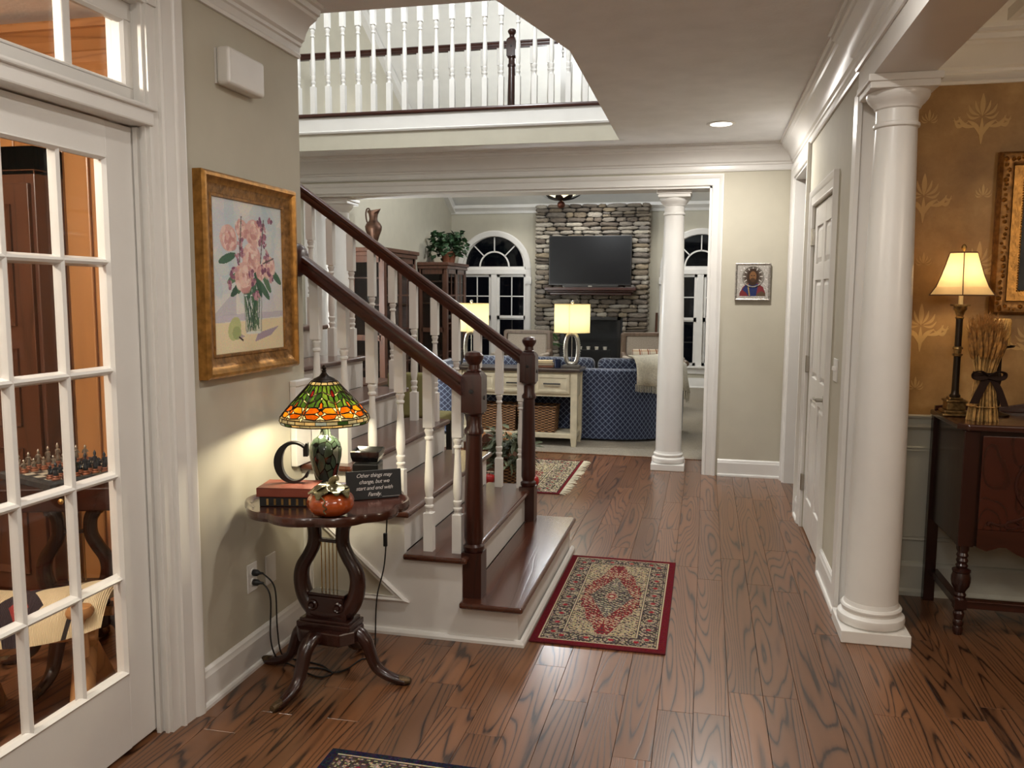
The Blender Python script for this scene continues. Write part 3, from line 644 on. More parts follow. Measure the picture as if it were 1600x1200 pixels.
uf = thing('balustrade', 'far upstairs balustrade with dark handrail and newel post', 'balustrade', (0, 8.17, 3.01))
for k in range(24):
    x = -4.18+.165*k
    if abs(x+1.91) > .07: obj('baluster', b_up, parent=uf, loc=(x, 0, 0), )
obj('handrail', MB().sweep([(-4.28, 0), (-1.95, 0)], [(o, .90+h) for o, h in HR], XY), CHERRY_X, uf, smooth=35)
obj('handrail', MB().sweep([(-1.87, 0), (-1.45, 0)], [(o, .90+h) for o, h in HR], XY), CHERRY_X, uf, smooth=35)
newel(-1.91, 0, -.01, 1.06, uf)
obj('bottom_rail', MB().box(-4.28, .2, -.03, .03, -.012, .0), CHERRY_X, uf)
struct('trim_17', MB().box(-1.42, -1.32, 8.12, 8.22, 3.0, 3.75), WHITE, 'square white post at the end of the far balustrade', 'post')
# ================================================================== hall objects
class Img:
    def __init__(s, nx, ny, col): s.nx, s.ny = nx, ny; s.a = np.empty((ny, nx, 3)); s.a[:] = col; s.Y, s.X = np.mgrid[0:ny, 0:nx]; s.X = (s.X+.5)/nx; s.Y = (s.Y+.5)/ny; s.asp = ny/nx
    def put(s, m, col, al=1.0): m = (m*al)[..., None] if m.dtype != bool else (m.astype(float)*al)[..., None]; s.a = s.a*(1-m)+np.array(col, float)*m; return s
    def ell(s, cx, cy, rx, ry, col, al=1.0, rot=0):
        dx = s.X-cx; dy = (s.Y-cy)*s.asp; c, n = cos(rot), sin(rot); u = dx*c+dy*n; v = -dx*n+dy*c
        return s.put((u/rx)**2+(v/(ry*s.asp))**2 < 1, col, al)
    def poly(s, pts, col, al=1.0):
        m = np.zeros_like(s.X, bool); n = len(pts)
        for i in range(n):
            (x0, y0), (x1, y1) = pts[i], pts[(i+1) % n]
            if y0 == y1: continue
            m ^= ((s.Y > y0) != (s.Y > y1)) & (s.X < (x1-x0)*(s.Y-y0)/(y1-y0)+x0)
        return s.put(m, col, al)
    def line(s, x0, y0, x1, y1, w, col, al=1.0):
        dx, dy = x1-x0, (y1-y0)*s.asp; l2 = dx*dx+dy*dy+1e-9; t = np.clip(((s.X-x0)*dx+(s.Y-y0)*s.asp*dy)/l2, 0, 1)
        return s.put(((s.X-x0-t*dx)**2+((s.Y-y0)*s.asp-t*dy)**2) < w*w, col, al)
PRINT = printed('watercolour_print', .7); PRINTM = printed('painted_icon', .4, var=.05); RUGM = printed('rug_pile', .95, .1, bump=.6, var=.22, vs=260)

# ---- recessed ceiling lights, all but the first assumed out of view
LENS = emission('recessed_lens', (1, .93, .82), 14)
for i, (x, y) in enumerate(CAN_SPOTS):
    if i and y < 0: continue
    t = thing('recessed_light', ['glowing recessed light in the hall ceiling near the lintel', 'assumed recessed ceiling light above the near hall', 'assumed recessed ceiling light over the viewer', 'assumed recessed ceiling light by the study door'][i], 'ceiling light', (x, y, ZC), group='recessed hall lights')
    obj('trim_ring', MB().lathe([(.072, -.001), (.076, -.008), (.092, -.010), (.100, -.006), (.101, 0)], 32, caps=False), WHITE, t, smooth=40)
    obj('lens', MB().lathe([(0, -.004), (.074, -.004), (.074, -.001), (0, -.001)], 32), LENS, t)

# ---- door chime box
ch = thing('door_chime', 'white rounded chime box high on the wall above the painting', 'door chime', (LX, 2.885, 2.31))
obj('cover', MB().box(.008, .062, -.125, .125, -.066, .066), WHITE, ch, bevel=.014, seg=4); obj('back_plate', MB().box(0, .008, -.120, .120, -.062, .062), WHITE, ch)
# ---- light switch and outlets
sw = thing('light_switch', 'white double light switch on the wall beside the closet door', 'light switch', (RX, 4.46, 1.13))
obj('plate', MB().box(-.006, 0, -.058, .058, -.058, .058), WHITE, sw, bevel=.003)
for y in (-.023, .023): obj('toggle', MB().box(-.018, -.006, y-.005, y+.005, -.002, .018), WHITE, sw)
ou = thing('power_outlet', 'white wall outlet with two black plugs under the painting', 'outlet', (LX, 2.915, .37))
obj('plate', MB().box(0, .006, -.036, .036, -.058, .058), WHITE, ou, bevel=.003)
for z in (-.02, .02): obj('socket', MB().lathe([(.017, .006), (.017, .009), (0, .009)], 16, (0, 0, z), axis='x'), WHITE, ou)
bp = thing('blank_plate', 'blank white wall plate next to the outlet', 'wall plate', (LX, 3.06, .36)); obj('plate', MB().box(0, .007, -.04, .04, -.062, .062), WHITE, bp, bevel=.003)
def spline(pts, n=8):
    P = [Vector(p) for p in pts]; P = [P[0]]+P+[P[-1]]; out = []
    for i in range(1, len(P)-2):
        for k in range(n):
            t = k/n; a, b, c, d = P[i-1], P[i], P[i+1], P[i+2]
            out.append(.5*((2*b)+(c-a)*t+(2*a-5*b+4*c-d)*t*t+(-a+3*b-3*c+d)*t**3))
    return out+[P[-2]]
# ---- flower painting
def frame_sweep(w, h, prof, mp): return MB().sweep([(-w/2, -h/2), (w/2, -h/2), (w/2, h/2), (-w/2, h/2)], prof, mp, True)
pa = thing('framed_painting', 'gilt framed watercolour of pink roses in a glass vase', 'painting', (LX, 2.945, 1.56))
FW, FH = .675, .735
Pm = lambda u, v, h: (h, u, v)
obj('outer_frame', frame_sweep(FW, FH, [(0, .0), (0, .035), (.008, .044), (.018, .044), (.026, .036), (.040, .030), (.040, 0)], Pm), GOLD, pa, smooth=30)
obj('inner_frame', frame_sweep(FW-.08, FH-.08, [(0, .0), (0, .030), (.012, .024), (.030, .018), (.034, .022), (.042, .020), (.044, .012), (.044, 0)], Pm), GOLD_DK, pa, smooth=30)
im = Img(176, 208, (226, 222, 214)); R_ = random.Random(5)
for _ in range(70):
    x, y = R_.random(), R_.uniform(.3, 1); c = R_.choice([(196, 208, 214), (214, 214, 214), (208, 206, 214), (178, 200, 208), (232, 226, 214)]); im.ell(x, y, R_.uniform(.06, .2), R_.uniform(.04, .16), c, .35, R_.uniform(0, 3))
im.poly([(0, 0), (1, 0), (1, .22), (0, .20)], (236, 218, 176), .85); im.poly([(0, .20), (1, .23), (1, .27), (0, .25)], (190, 182, 196), .6)
im.poly([(0, .25), (.3, .42), (.3, .25)], (178, 172, 186), .5); im.poly([(.6, .12), (.92, .16), (.8, .10), (.55, .06)], (150, 132, 168), .7); im.poly([(.2, .09), (.42, .10), (.36, .12)], (150, 130, 160), .6)
im.poly([(.43, .12), (.65, .12), (.67, .40), (.41, .40)], (196, 206, 200), .6)
for _ in range(26): im.line(R_.uniform(.45, .62), R_.uniform(.13, .2), R_.uniform(.40, .66), .42, .006, R_.choice([(70, 96, 76), (96, 120, 90), (48, 76, 60)]), .8)
im.line(.41, .38, .67, .38, .007, (240, 240, 236), .8); im.line(.43, .13, .41, .40, .006, (120, 130, 126), .6); im.line(.65, .13, .67, .40, .006, (120, 130, 126), .6); im.ell(.54, .125, .11, .012, (230, 232, 226), .8)
for x, y, a in ((.33, .43, .6), (.40, .47, .9), (.50, .45, 1.3), (.62, .46, 2.0), (.70, .42, 2.4), (.20, .62, .3), (.74, .48, 2.2), (.56, .40, 1.6), (.30, .50, .4), (.88, .52, 2.5)):
    im.ell(x, y, .12, .028, R_.choice([(62, 98, 74), (84, 116, 84), (46, 78, 58)]), .9, a)
for x, y, r in ((.22, .75, .11), (.40, .82, .08), (.57, .80, .12), (.53, .63, .13), (.42, .50, .13), (.78, .58, .10), (.66, .54, .07)):
    im.ell(x, y, r, r*.78, (222, 178, 168), .95)
    for _ in range(34):
        a = R_.uniform(0, 6.28); q = R_.uniform(0, r*1.05); im.ell(x+q*cos(a), y+q*sin(a)*.75, r*R_.uniform(.15, .4), r*R_.uniform(.08, .2), R_.choice([(240, 212, 202), (212, 162, 154), (232, 194, 180), (200, 142, 138), (238, 220, 208)]), .7, a+1.57)
for x, y in ((.36, .70), (.40, .66), (.34, .62), (.28, .55), (.26, .50), (.24, .44), (.52, .52), (.55, .46), (.58, .40), (.66, .88), (.70, .84), (.73, .80), (.68, .76), (.72, .74), (.74, .66), (.77, .62), (.80, .54), (.82, .50), (.70, .56), (.37, .74), (.60, .36), (.82, .90)):
    [im.ell(x+R_.uniform(-.03, .03), y+R_.uniform(-.025, .025), R_.uniform(.012, .03), R_.uniform(.008, .02), R_.choice([(142, 92, 114), (124, 76, 102), (172, 118, 134), (196, 150, 156)]), .9, R_.uniform(0, 3)) for _q in range(5)]
for a, b, c, d in ((.66, .60, .72, .90), (.36, .6, .40, .90), (.70, .60, .86, .64)): im.line(a, b, c, d, .007, (92, 84, 80), .8)
im.ell(.27, .16, .10, .065, (190, 196, 138), .95, .9); im.ell(.30, .13, .06, .045, (160, 172, 116), .8); im.line(.33, .1, .38, .08, .008, (70, 54, 50))
im.a += np.array(np.random.default_rng(2).normal(0, 5, im.a.shape))
obj('picture', print_mesh('picture', 176, 208, .51, .57, im.a), PRINT, pa, loc=(.012, 0, -.285), rot=(0, 0, pi/2))

# ---- lyre table
PAW = mat('dull_brass_paw', s2l(84, 66, 44), .5, metal=.6, var=.3, vscale=60)
def lyre_table(label, loc, rot, top=True):
    t = thing('lyre_table', label, 'side table', loc, rot)
    n = 96; ring = lambda d: [((.286+d+.022*abs(sin(5*2*pi*k/n))**.7)*cos(2*pi*k/n)*1.02, (.272+d+.022*abs(sin(5*2*pi*k/n))**.7)*sin(2*pi*k/n)) for k in range(n)]
    if top:
        tp = MB().prism(ring(0), .682, .703); tp.prism(ring(.004), .690, .698)
        obj('table_top', tp, MAHOG_X, t, bevel=.003)
        ri = ring(0); ro = ring(.004); rr_ = ring(-.022); vs = []; fs = []
        for k in range(n): vs += [(*rr_[k], .703), (*ring_mid(rr_[k], ri[k], .6), .716), (*ri[k], .716), (*ro[k], .708), (*ro[k], .694)]
        for k in range(n):
            for q in range(4): fs.append((k*5+q, ((k+1) % n)*5+q, ((k+1) % n)*5+q+1, k*5+q+1))
        obj('piecrust_rim', MB().add(vs, fs), MAHOG_X, t, smooth=50)
    for s in (-1, 1):                                             # lyre arms
        path = spline([(s*.085, 0, .682), (s*.080, 0, .64), (s*.062, 0, .60), (s*.062, 0, .54), (s*.085, 0, .49), (s*.115, 0, .44), (s*.122, 0, .385), (s*.105, 0, .32), (s*.06, 0, .27), (0, 0, .262)], 5)
        m_ = len(path); obj('lyre_arm', MB().tube(path, [.032-.005*min(1, i/8)+.010*max(0, min(1, (i-22)/18)) for i in range(m_)], 10), MAHOG, t, smooth=50)
        obj('arm_bracket', MB().prism([(s*.03, .684), (s*.14, .684), (s*.13, .66), (s*.11, .65), (s*.105, .62), (s*.06, .62), (s*.055, .65), (s*.04, .66)], -.022, .022, 'y'), MAHOG, t, bevel=.004)
        obj('carved_roundel', MB().lathe([(.020, -.036), (.022, -.04), (.016, -.044), (.010, -.040), (.008, -.046), (0, -.046)], 14, (s*.055, 0, .30), axis='y'), MAHOG, t, smooth=40)
    obj('lyre_yoke', MB().box(-.07, .07, -.012, .012, .545, .558), MAHOG, t, bevel=.003)
    for k in range(5): obj('lyre_string', MB().tube([((k-2)*.0165, 0, .345), ((k-2)*.0165, 0, .55)], .0022, 6), BRASS, t)
    obj('lyre_block', MB().prism([(-.085, .235), (.085, .235), (.088, .27), (.075, .31), (.072, .335), (-.072, .335), (-.075, .31), (-.088, .27)], -.035, .035, 'y').box(-.078, .078, -.03, .03, .335, .347), MAHOG, t, bevel=.003)
    obj('pedestal_step', MB().box(-.115, .115, -.06, .06, .215, .238).box(-.105, .105, -.052, .052, .236, .25), MAHOG, t, bevel=.004)
    obj('pedestal', MB().prism([(-.125, -.04), (-.085, -.09), (.085, -.09), (.125, -.04), (.125, .04), (.085, .09), (-.085, .09), (-.125, .04)], .165, .217), MAHOG, t, bevel=.006)
    for k, a in enumerate((5, 92, 175, 260)):
        c, s_ = cos(radians(a)), sin(radians(a))
        pts = spline([(c*r, s_*r, z) for r, z in ((.07, .19), (.105, .195), (.145, .165), (.165, .115), (.19, .06), (.235, .03), (.29, .016), (.31, .014))], 4)
        lg = obj('leg', MB().tube(pts, [.036-.018*i/(len(pts)-1) for i in range(len(pts))], 10, flat=.8), MAHOG, t, smooth=50)
        cp = MB().lathe([(.0, .0), (.017, .002), (.019, .02), (.016, .045), (.012, .058)], 10, axis='x'); cp.xf(Matrix.Translation((c*.27, s_*.27, .017)) @ Matrix.Rotation(radians(a), 4, 'Z'))
        obj('paw_cap', cp, PAW, lg, smooth=40)
    return t
def ring_mid(a, b, t): return (a[0]*(1-t)+b[0]*t, a[1]*(1-t)+b[1]*t)
TX, TY, TZ = -1.395, 2.90, .703
lyre_table('dark piecrust lyre table holding the stained glass lamp', (TX, TY, 0), radians(-4))

# ---- stained glass lamp
LXp, LYp = -1.45, 3.00
tl = thing('stained_glass_lamp', 'stained glass dragonfly lamp on the lyre table', 'table lamp', (LXp, LYp, TZ))
SG = {}
for n_, c_ in dict(orange=(196, 94, 14), amber=(230, 146, 30), green=(60, 94, 38), lgreen=(88, 120, 52), dgreen=(34, 62, 30), red=(96, 14, 14), grey=(150, 150, 156), tan=(178, 164, 150), blue=(138, 158, 200), white=(170, 162, 146)).items():
    SG[n_] = translucent('glass_'+n_, s2l(*c_), .72, .15, var=.22, vscale=60)
vase = MB().lathe([(.0, 0), (.048, 0), (.050, .008), (.042, .016), (.036, .03), (.040, .06), (.052, .11), (.062, .155), (.064, .185), (.058, .21), (.044, .228), (.030, .238), (.022, .244), (.018, .262), (.016, .28)], 32)
def vase_mat():
    m = bpy.data.materials.new('mosaic_vase'); t, ns, L = nt(m); b = ns['Principled BSDF']; tc = ns.new('ShaderNodeTexCoord'); mp = ns.new('ShaderNodeMapping'); mp.inputs['Scale'].default_value = (1, 1, .45); L.new(tc.outputs['Object'], mp.inputs[0])
    v1 = N(ns, 'ShaderNodeTexVoronoi', i_Scale=38); v2 = N(ns, 'ShaderNodeTexVoronoi', i_Scale=38, feature='DISTANCE_TO_EDGE'); L.new(mp.outputs[0], v1.inputs['Vector']); L.new(mp.outputs[0], v2.inputs['Vector'])
    sp = ns.new('ShaderNodeSeparateColor'); L.new(v1.outputs['Color'], sp.inputs[0])
    c = ramp(ns, L, sp.outputs[0], [(0, s2l(60, 74, 58)), (.35, s2l(92, 104, 86)), (.6, s2l(44, 54, 48)), (.8, s2l(118, 122, 108)), (.95, s2l(88, 40, 34))], 'CONSTANT')
    e = ramp(ns, L, v2.outputs['Distance'], [(.03, (0, 0, 0)), (.06, (1, 1, 1))]); mx = N(ns, 'ShaderNodeMix', data_type='RGBA', blend_type='MULTIPLY'); mx.inputs['Factor'].default_value = 1
    L.new(c, mx.inputs['A']); L.new(e, mx.inputs['B']); L.new(mx.outputs['Result'], b.inputs['Base Color']); b.inputs['Roughness'].default_value = .12; return m
obj('lamp_base', vase, vase_mat(), tl, smooth=40)
BRONZE = mat('dark_bronze', s2l(44, 34, 26), .35, metal=.8, var=.15)
obj('cap', MB().lathe([(.048, .456), (.040, .466), (.020, .476), (.012, .486), (.008, .492), (.010, .497), (.006, .501), (.010, .508), (.004, .518), (0, .522)], 24), BRONZE, tl, smooth=40)
obj('pull_chain', MB().tube([(.028, -.03, .30), (.028, -.03, .24)], .0016, 5).lathe([(0, .222), (.004, .226), (.004, .24), (0, .244)], 8, (.028, -.03, 0)), BRONZE, tl)
obj('stem', MB().lathe([(.006, .27), (.006, .46)], 10), BRONZE, tl)
BULB = emission('warm_bulb', (1, .72, .36), 22)
for sx in (-1, 1):
    obj('bulb', MB().lathe([(0, 0), (.012, .004), (.022, .022), (.024, .036), (.018, .052), (.010, .064), (.010, .08)], 14, (sx*.055, 0, .325)), BULB, tl, smooth=50)
    lamp('POINT', (LXp+sx*.055, LYp, TZ+.345), 12, (1, .91, .66), .03, name='table_lamp_bulb')
sh = obj('shade_ring', MB().lathe([(.046, .461), (.049, .459), (.049, .455), (.046, .453)], 32), BRONZE, tl)
# shade profile by t (0 rim .. 1 top)
def sprof(t):
    pts = [(0, .168, .293), (.085, .173, .304), (.17, .171, .318), (.45, .139, .358), (.75, .092, .408), (1, .047, .457)]
    for (a, r0, z0), (b, r1, z1) in zip(pts, pts[1:]):
        if t <= b: k = (t-a)/(b-a); return r0+(r1-r0)*k, z0+(z1-z0)*k
    return pts[-1][1:]
came = MB()
def spt(u, t, off=0):
    r, z = sprof(t); return Vector(((r+off)*cos(u), (r+off)*sin(u), z+off*.5))
def piece(poly, gl):
    """poly: (angle, t) corners of one piece of glass"""
    cu = sum(p[0] for p in poly)/len(poly); ct = sum(p[1] for p in poly)/len(poly); pts = []
    for i in range(len(poly)):
        a, b = poly[i], poly[(i+1) % len(poly)]; m_ = max(1, int(abs(b[0]-a[0])/.10))
        for k in range(m_): f = k/m_; pts.append((a[0]+(b[0]-a[0])*f, a[1]+(b[1]-a[1])*f))
    vs = [spt(u, t) for u, t in pts]; n = len(vs); c = spt(cu, ct)
    obj('glass_pane', MB().add(vs+[c], [(i, (i+1) % n, n) for i in range(n)]), SG[gl], sh, smooth=60)
    came.tube([spt(u, t, .0008) for u, t in pts], .0022, 4, closed=True)
R_ = random.Random(11)
for row, (t0, t1) in enumerate(((0, .085), (.085, .17))):
    nn = 26
    for k in range(nn):
        a = 2*pi*(k+.5*row)/nn; piece([(a, t0), (a+2*pi/nn, t0), (a+2*pi/nn, t1), (a, t1)], R_.choice(['grey', 'tan', 'tan', 'grey', 'blue', 'grey', 'dgreen']))
ND = 7; da = 2*pi/ND
for k in range(ND):
    a = da*k+.12
    # dragonfly: four wings, body, head
    for s in (-1, 1):
        piece([(a+s*.035, .37), (a+s*.14, .50), (a+s*.33, .50), (a+s*.43, .43), (a+s*.30, .37), (a+s*.10, .355)], R_.choice(['orange', 'orange', 'amber']))
        piece([(a+s*.035, .345), (a+s*.10, .345), (a+s*.30, .355), (a+s*.43, .30), (a+s*.33, .215), (a+s*.12, .24)], R_.choice(['orange', 'orange', 'amber']))
        piece([(a+s*.02, .175), (a+s*da*.5, .175), (a+s*da*.5, .235), (a+s*.34, .205), (a+s*.11, .23), (a+s*.035, .25)], R_.choice(['grey', 'tan', 'grey']))
    piece([(a-.03, .34), (a+.03, .34), (a+.03, .44), (a-.03, .44)], 'orange')
    piece([(a-.028, .45), (a+.028, .45), (a+.022, .56), (a-.022, .56)], 'amber'); piece([(a-.022, .565), (a+.022, .565), (a+.016, .68), (a-.016, .68)], 'amber')
    piece([(a-.03, .26), (a+.03, .26), (a+.03, .33), (a-.03, .33)], 'tan')
    b = a+da/2                                                  # field between two dragonflies
    piece([(b-.075, .37), (b-.01, .315), (b+.01, .315), (b+.075, .37), (b+.03, .44), (b-.03, .44)], 'orange')
    piece([(b-.05, .51), (b, .475), (b+.05, .51), (b+.05, .58), (b, .61), (b-.05, .58)], 'orange')
    piece([(b-.10, .51), (b-.06, .49), (b, .455), (b+.06, .49), (b+.10, .51), (b+.05, .45), (b-.05, .45)], 'dgreen')
    for s in (-1, 1):
        piece([(b+s*.06, .51), (b+s*.20, .515), (b+s*.16, .63), (b+s*.03, .70), (b+s*.005, .625), (b+s*.06, .585)], R_.choice(['green', 'lgreen']))
        piece([(b+s*.21, .515), (b+s*.415, .49), (b+s*.42, .57), (b+s*.18, .65)], R_.choice(['green', 'dgreen', 'lgreen']))
        piece([(b+s*.005, .715), (b+s*.16, .65), (b+s*.26, .65), (b+s*.22, .77), (b+s*.005, .81)], R_.choice(['green', 'lgreen', 'dgreen']))
        piece([(b+s*.27, .645), (b+s*.425, .585), (b+s*.43, .70), (b+s*.36, .74), (b+s*.24, .765)], R_.choice(['green', 'dgreen']))
        piece([(b+s*.005, .825), (b+s*.22, .785), (b+s*.22, .93), (b+s*.005, .93)], R_.choice(['green', 'dgreen', 'lgreen']))
        piece([(b+s*.235, .785), (b+s*.36, .76), (b+s*.39, .85), (b+s*.445, .87), (b+s*.445, .93), (b+s*.235, .93)], R_.choice(['green', 'lgreen']))
    piece([(a-.07, .75), (a, .70), (a+.07, .75), (a+.07, .82), (a, .86), (a-.07, .82)], 'red')
for k in range(14): a = 2*pi*k/14; piece([(a, .935), (a+2*pi/14, .935), (a+2*pi/14, 1), (a, 1)], 'white')
obj('lead_came', came, BRONZE, sh)
bk = MB(); n = 56; ts = [i/14 for i in range(15)]
DKGLASS = translucent('pale_filler_glass', s2l(136, 122, 84), .9, .3)
bk.lathe([(sprof(t)[0]-.0015, sprof(t)[1]-.0008) for t in ts], n, caps=False); obj('filler_glass', bk, DKGLASS, sh, smooth=60)

# ---- books, letter, pumpkin, sign, warmer
PAGE = mat('page_edges', s2l(206, 190, 160), .8, var=.12, vscale=40, stretch=(.1, .1, 20))
def book(label, loc, rot, w, d, h, cover, bands=None, gold=False):
    t = thing('book', label, 'book', loc, rot)
    obj('cover', MB().box(-w/2, w/2, -d/2, d/2, 0, .004).box(-w/2, w/2, -d/2, d/2, h-.004, h).box(-w/2, w/2, -d/2, -d/2+.006, 0, h), cover, t, bevel=.0015)
    obj('pages', MB().box(-w/2+.004, w/2-.004, -d/2+.006, d/2-.006, .004, h-.004), PAGE, t)
    if gold:
        for k, x in enumerate(np.linspace(-w/2+.03, w/2-.03, 6)): obj('spine_band', MB().box(x-.004, x+.004, -d/2-.001, -d/2+.001, .006, h-.006), BRASS, t)
    return t
book('thick black book with gilt spine bands, lowest on the lyre table', (-1.528, 2.86, TZ+.0005), radians(12), .20, .14, .036, mat('black_leather', s2l(26, 24, 24), .5, var=.1, bump=.3, bscale=200), gold=True)
book('brick red book lying on top of the black book', (-1.532, 2.86, TZ+.037), radians(10), .21, .15, .034, mat('red_leather', s2l(124, 58, 40), .5, var=.08, bump=.3, bscale=200))
pts_o = []; pts_i = []
for k in range(33):
    a = radians(42+(318-42)*k/32); pts_o.append((.066*cos(a), .076+.076*sin(a)))
    w_ = .012+.012*max(0, cos(a-pi))**1.2; pts_i.append(((.066-w_)*cos(a)+.004, .076+(.076-w_*.75)*sin(a)))
cl = thing('letter', 'black wooden letter C standing on the red book', 'letter', (-1.53, 2.885, TZ+.0715), radians(16))
cl.scale = (1.08, 1, 1.06)
cm = MB()
for k in range(32): cm.prism([pts_o[k], pts_o[k+1], pts_i[k+1], pts_i[k]], -.014, .014, 'y')
cm.prism([(.038, .098), (.054, .098), (.054, .146), (.047, .146), (.038, .125)], -.014, .014, 'y').prism([(.036, .020), (.052, .045), (.056, .042), (.050, .020)], -.014, .014, 'y')
obj('stroke', cm, BLACK, cl, smooth=30)
pu = thing('ceramic_pumpkin', 'glazed orange ceramic pumpkin with bronze leaves at the table front', 'pumpkin', (-1.295, 2.715, TZ))
vs = []; fs = []; nu, nv = 60, 16
for j in range(nv+1):
    ph_ = -pi/2+pi*j/nv
    for i in range(nu):
        a = 2*pi*i/nu; r = .086*(1-.07*abs(sin(5*a))**.5*0-.05*(1-abs(cos(4.5*a)))); r *= cos(ph_)**.8 if cos(ph_) > 0 else 0
        vs.append((r*cos(a), r*sin(a), .050+.050*sin(ph_)*(1-.12*max(0, sin(ph_))*(cos(ph_) < .5))))
for j in range(nv):
    for i in range(nu): fs.append((j*nu+i, j*nu+(i+1) % nu, (j+1)*nu+(i+1) % nu, (j+1)*nu+i))
obj('body', MB().add(vs, fs), mat('orange_glaze', s2l(150, 66, 26), .15, var=.15, vscale=20, coat=.6), pu, smooth=60)
PEWTER = mat('bronze_leaf_glaze', s2l(112, 104, 74), .2, metal=.6, var=.25, vscale=40)
obj('stem', MB().tube(spline([(0, 0, .09), (.002, 0, .118), (.014, -.004, .136), (.030, -.006, .142)]), [.016]*8+[.013]*8+[.011]*9, 8), PEWTER, pu, smooth=50)
for k, (a, l) in enumerate(((-20, .085), (40, .075), (110, .07), (170, .085), (215, .08), (265, .09), (310, .08))):
    mb = MB(); P_ = leafpts(0, 0, l, 0, .032, .008*(-1)**k, 8); nvv = len(P_)//2
    vsl = [(x, y, .052+.062*max(0, 1-(min(x, .094)/.097)**2)**.5+.004*sin(x*110+k)+.0008*k) for x, y in P_]
    f_ = [(i, i+1, len(P_)-2-i, len(P_)-1-i) for i in range(nvv-1)]
    mb.add(vsl, f_).add([(x, y, z-.004) for x, y, z in vsl], [q[::-1] for q in f_]); mb.xf(Matrix.Rotation(radians(a), 4, 'Z'))
    obj('leaf', mb, PEWTER, pu, smooth=50)
obj('vine', MB().tube(spline([(.0, -.083, .09), (.02, -.088, .075), (.012, -.090, .06), (.026, -.089, .05), (.014, -.0895, .042), (.022, -.088, .03)], 5), .0025, 5), PEWTER, pu)
sg_ = thing('wooden_sign', 'black plaque sign with white script about family', 'sign', (-1.238, 2.985, TZ+.001), radians(34))
lean = Matrix.Rotation(radians(-9), 4, 'X')
obj('board', MB().box(-.108, .108, 0, .012, 0, .112).xf(lean), BLACKM, sg_, bevel=.002)
INK = mat('white_lettering', s2l(205, 200, 196), .6, var=.03)
def text_mesh(body, size, shear=.35, ext=.0004):
    cu = bpy.data.curves.new('lettering', 'FONT'); cu.body = body; cu.size = size; cu.shear = shear; cu.align_x = 'CENTER'; cu.extrude = ext; cu.space_character = .92
    o = bpy.data.objects.new('lettering', cu); COL.objects.link(o); dg = bpy.context.evaluated_depsgraph_get(); dg.update()
    me = bpy.data.meshes.new_from_object(o.evaluated_get(dg)); bpy.data.objects.remove(o); return me
for k, ln in enumerate(('Other things may', 'change, but we', 'start and end with', 'Family.')):
    me = text_mesh(ln, .0215); me.transform(lean @ Matrix.Translation((0, -.0008, .086-.0245*k)) @ Matrix.Rotation(pi/2, 4, 'X')); me.materials.append(INK)
    obj('lettering', me, parent=sg_)
obj('underline', MB().box(.03, .10, -.001, 0, .007, .0078).xf(lean), INK, sg_)
wx = thing('wax_warmer', 'small black square wax warmer behind the sign', 'wax warmer', (-1.32, 3.115, TZ), radians(10))
SILV = mat('mirror_black', s2l(40, 40, 40), .12, metal=.5, var=.2, vscale=30)
obj('body', MB().add([(-.05,-.05,0),(.05,-.05,0),(.05,.05,0),(-.05,.05,0),(-.052,-.052,.12),(.052,-.052,.12),(.052,.052,.12),(-.052,.052,.12)], [(3,2,1,0),(4,5,6,7),(0,1,5,4),(1,2,6,5),(2,3,7,6),(3,0,4,7)]), BLACK, wx, bevel=.006)
obj('dish', MB().sweep([(-.058, -.058), (.058, -.058), (.058, .058), (-.058, .058)], [(0, .168), (.004, .172), (.014, .152), (.014, .146), (.008, .128), (.002, .146)], XY, True).box(-.046, .046, -.046, .046, .126, .148), SILV, wx)
obj('relief', MB().prism([(-.03, .03), (.03, .03), (0, .085)], -.0505, -.0545, 'y').prism([(-.012, .04), (.012, .04), (0, .066)], -.054, -.057, 'y'), SILV, wx)

def cord(owner, pts, plug, r=.0032):
    bpy.context.view_layer.update(); inv = owner.matrix_world.inverted()
    c = obj('power_cord', MB().tube(spline(pts), r, 6).xf(inv), RUBBER, owner, smooth=60)
    obj('plug', MB().lathe([(.012, 0), (.014, .004), (.013, .02), (.006, .03), (.004, .045), (0, .046)], 10, plug, axis='x').xf(inv), RUBBER, c, smooth=40)
    return c, inv
c1, iv_ = cord(tl, [(LX+.05, 2.915, .39), (LX+.11, 2.90, .34), (LX+.10, 2.93, .16), (LX+.09, 2.98, .03), (LX+.14, 3.0, .004), (-1.48, 2.98, .004), (-1.40, 2.93, .004), (-1.36, 2.97, .004), (-1.34, 3.06, .005), (-1.30, 3.10, .006), (-1.30, 3.12, .06), (-1.29, 3.12, .25), (-1.255, 3.12, .40), (-1.245, 3.13, .60), (-1.245, 3.15, .685)], (LX+.008, 2.915, .39))
obj('inline_switch', MB().box(-.008, .008, -.006, .006, -.028, .028).xf(iv_ @ Matrix.Translation((-1.25, 3.12, .50))), RUBBER, c1, bevel=.003)
cord(wx, [(LX+.05, 2.915, .35), (LX+.09, 2.90, .30), (LX+.075, 2.92, .12), (LX+.08, 2.96, .02), (LX+.15, 2.95, .004), (-1.50, 2.90, .004), (-1.43, 2.88, .004), (-1.40, 2.92, .004), (-1.46, 2.95, .004), (-1.53, 2.94, .004)], (LX+.008, 2.915, .35))
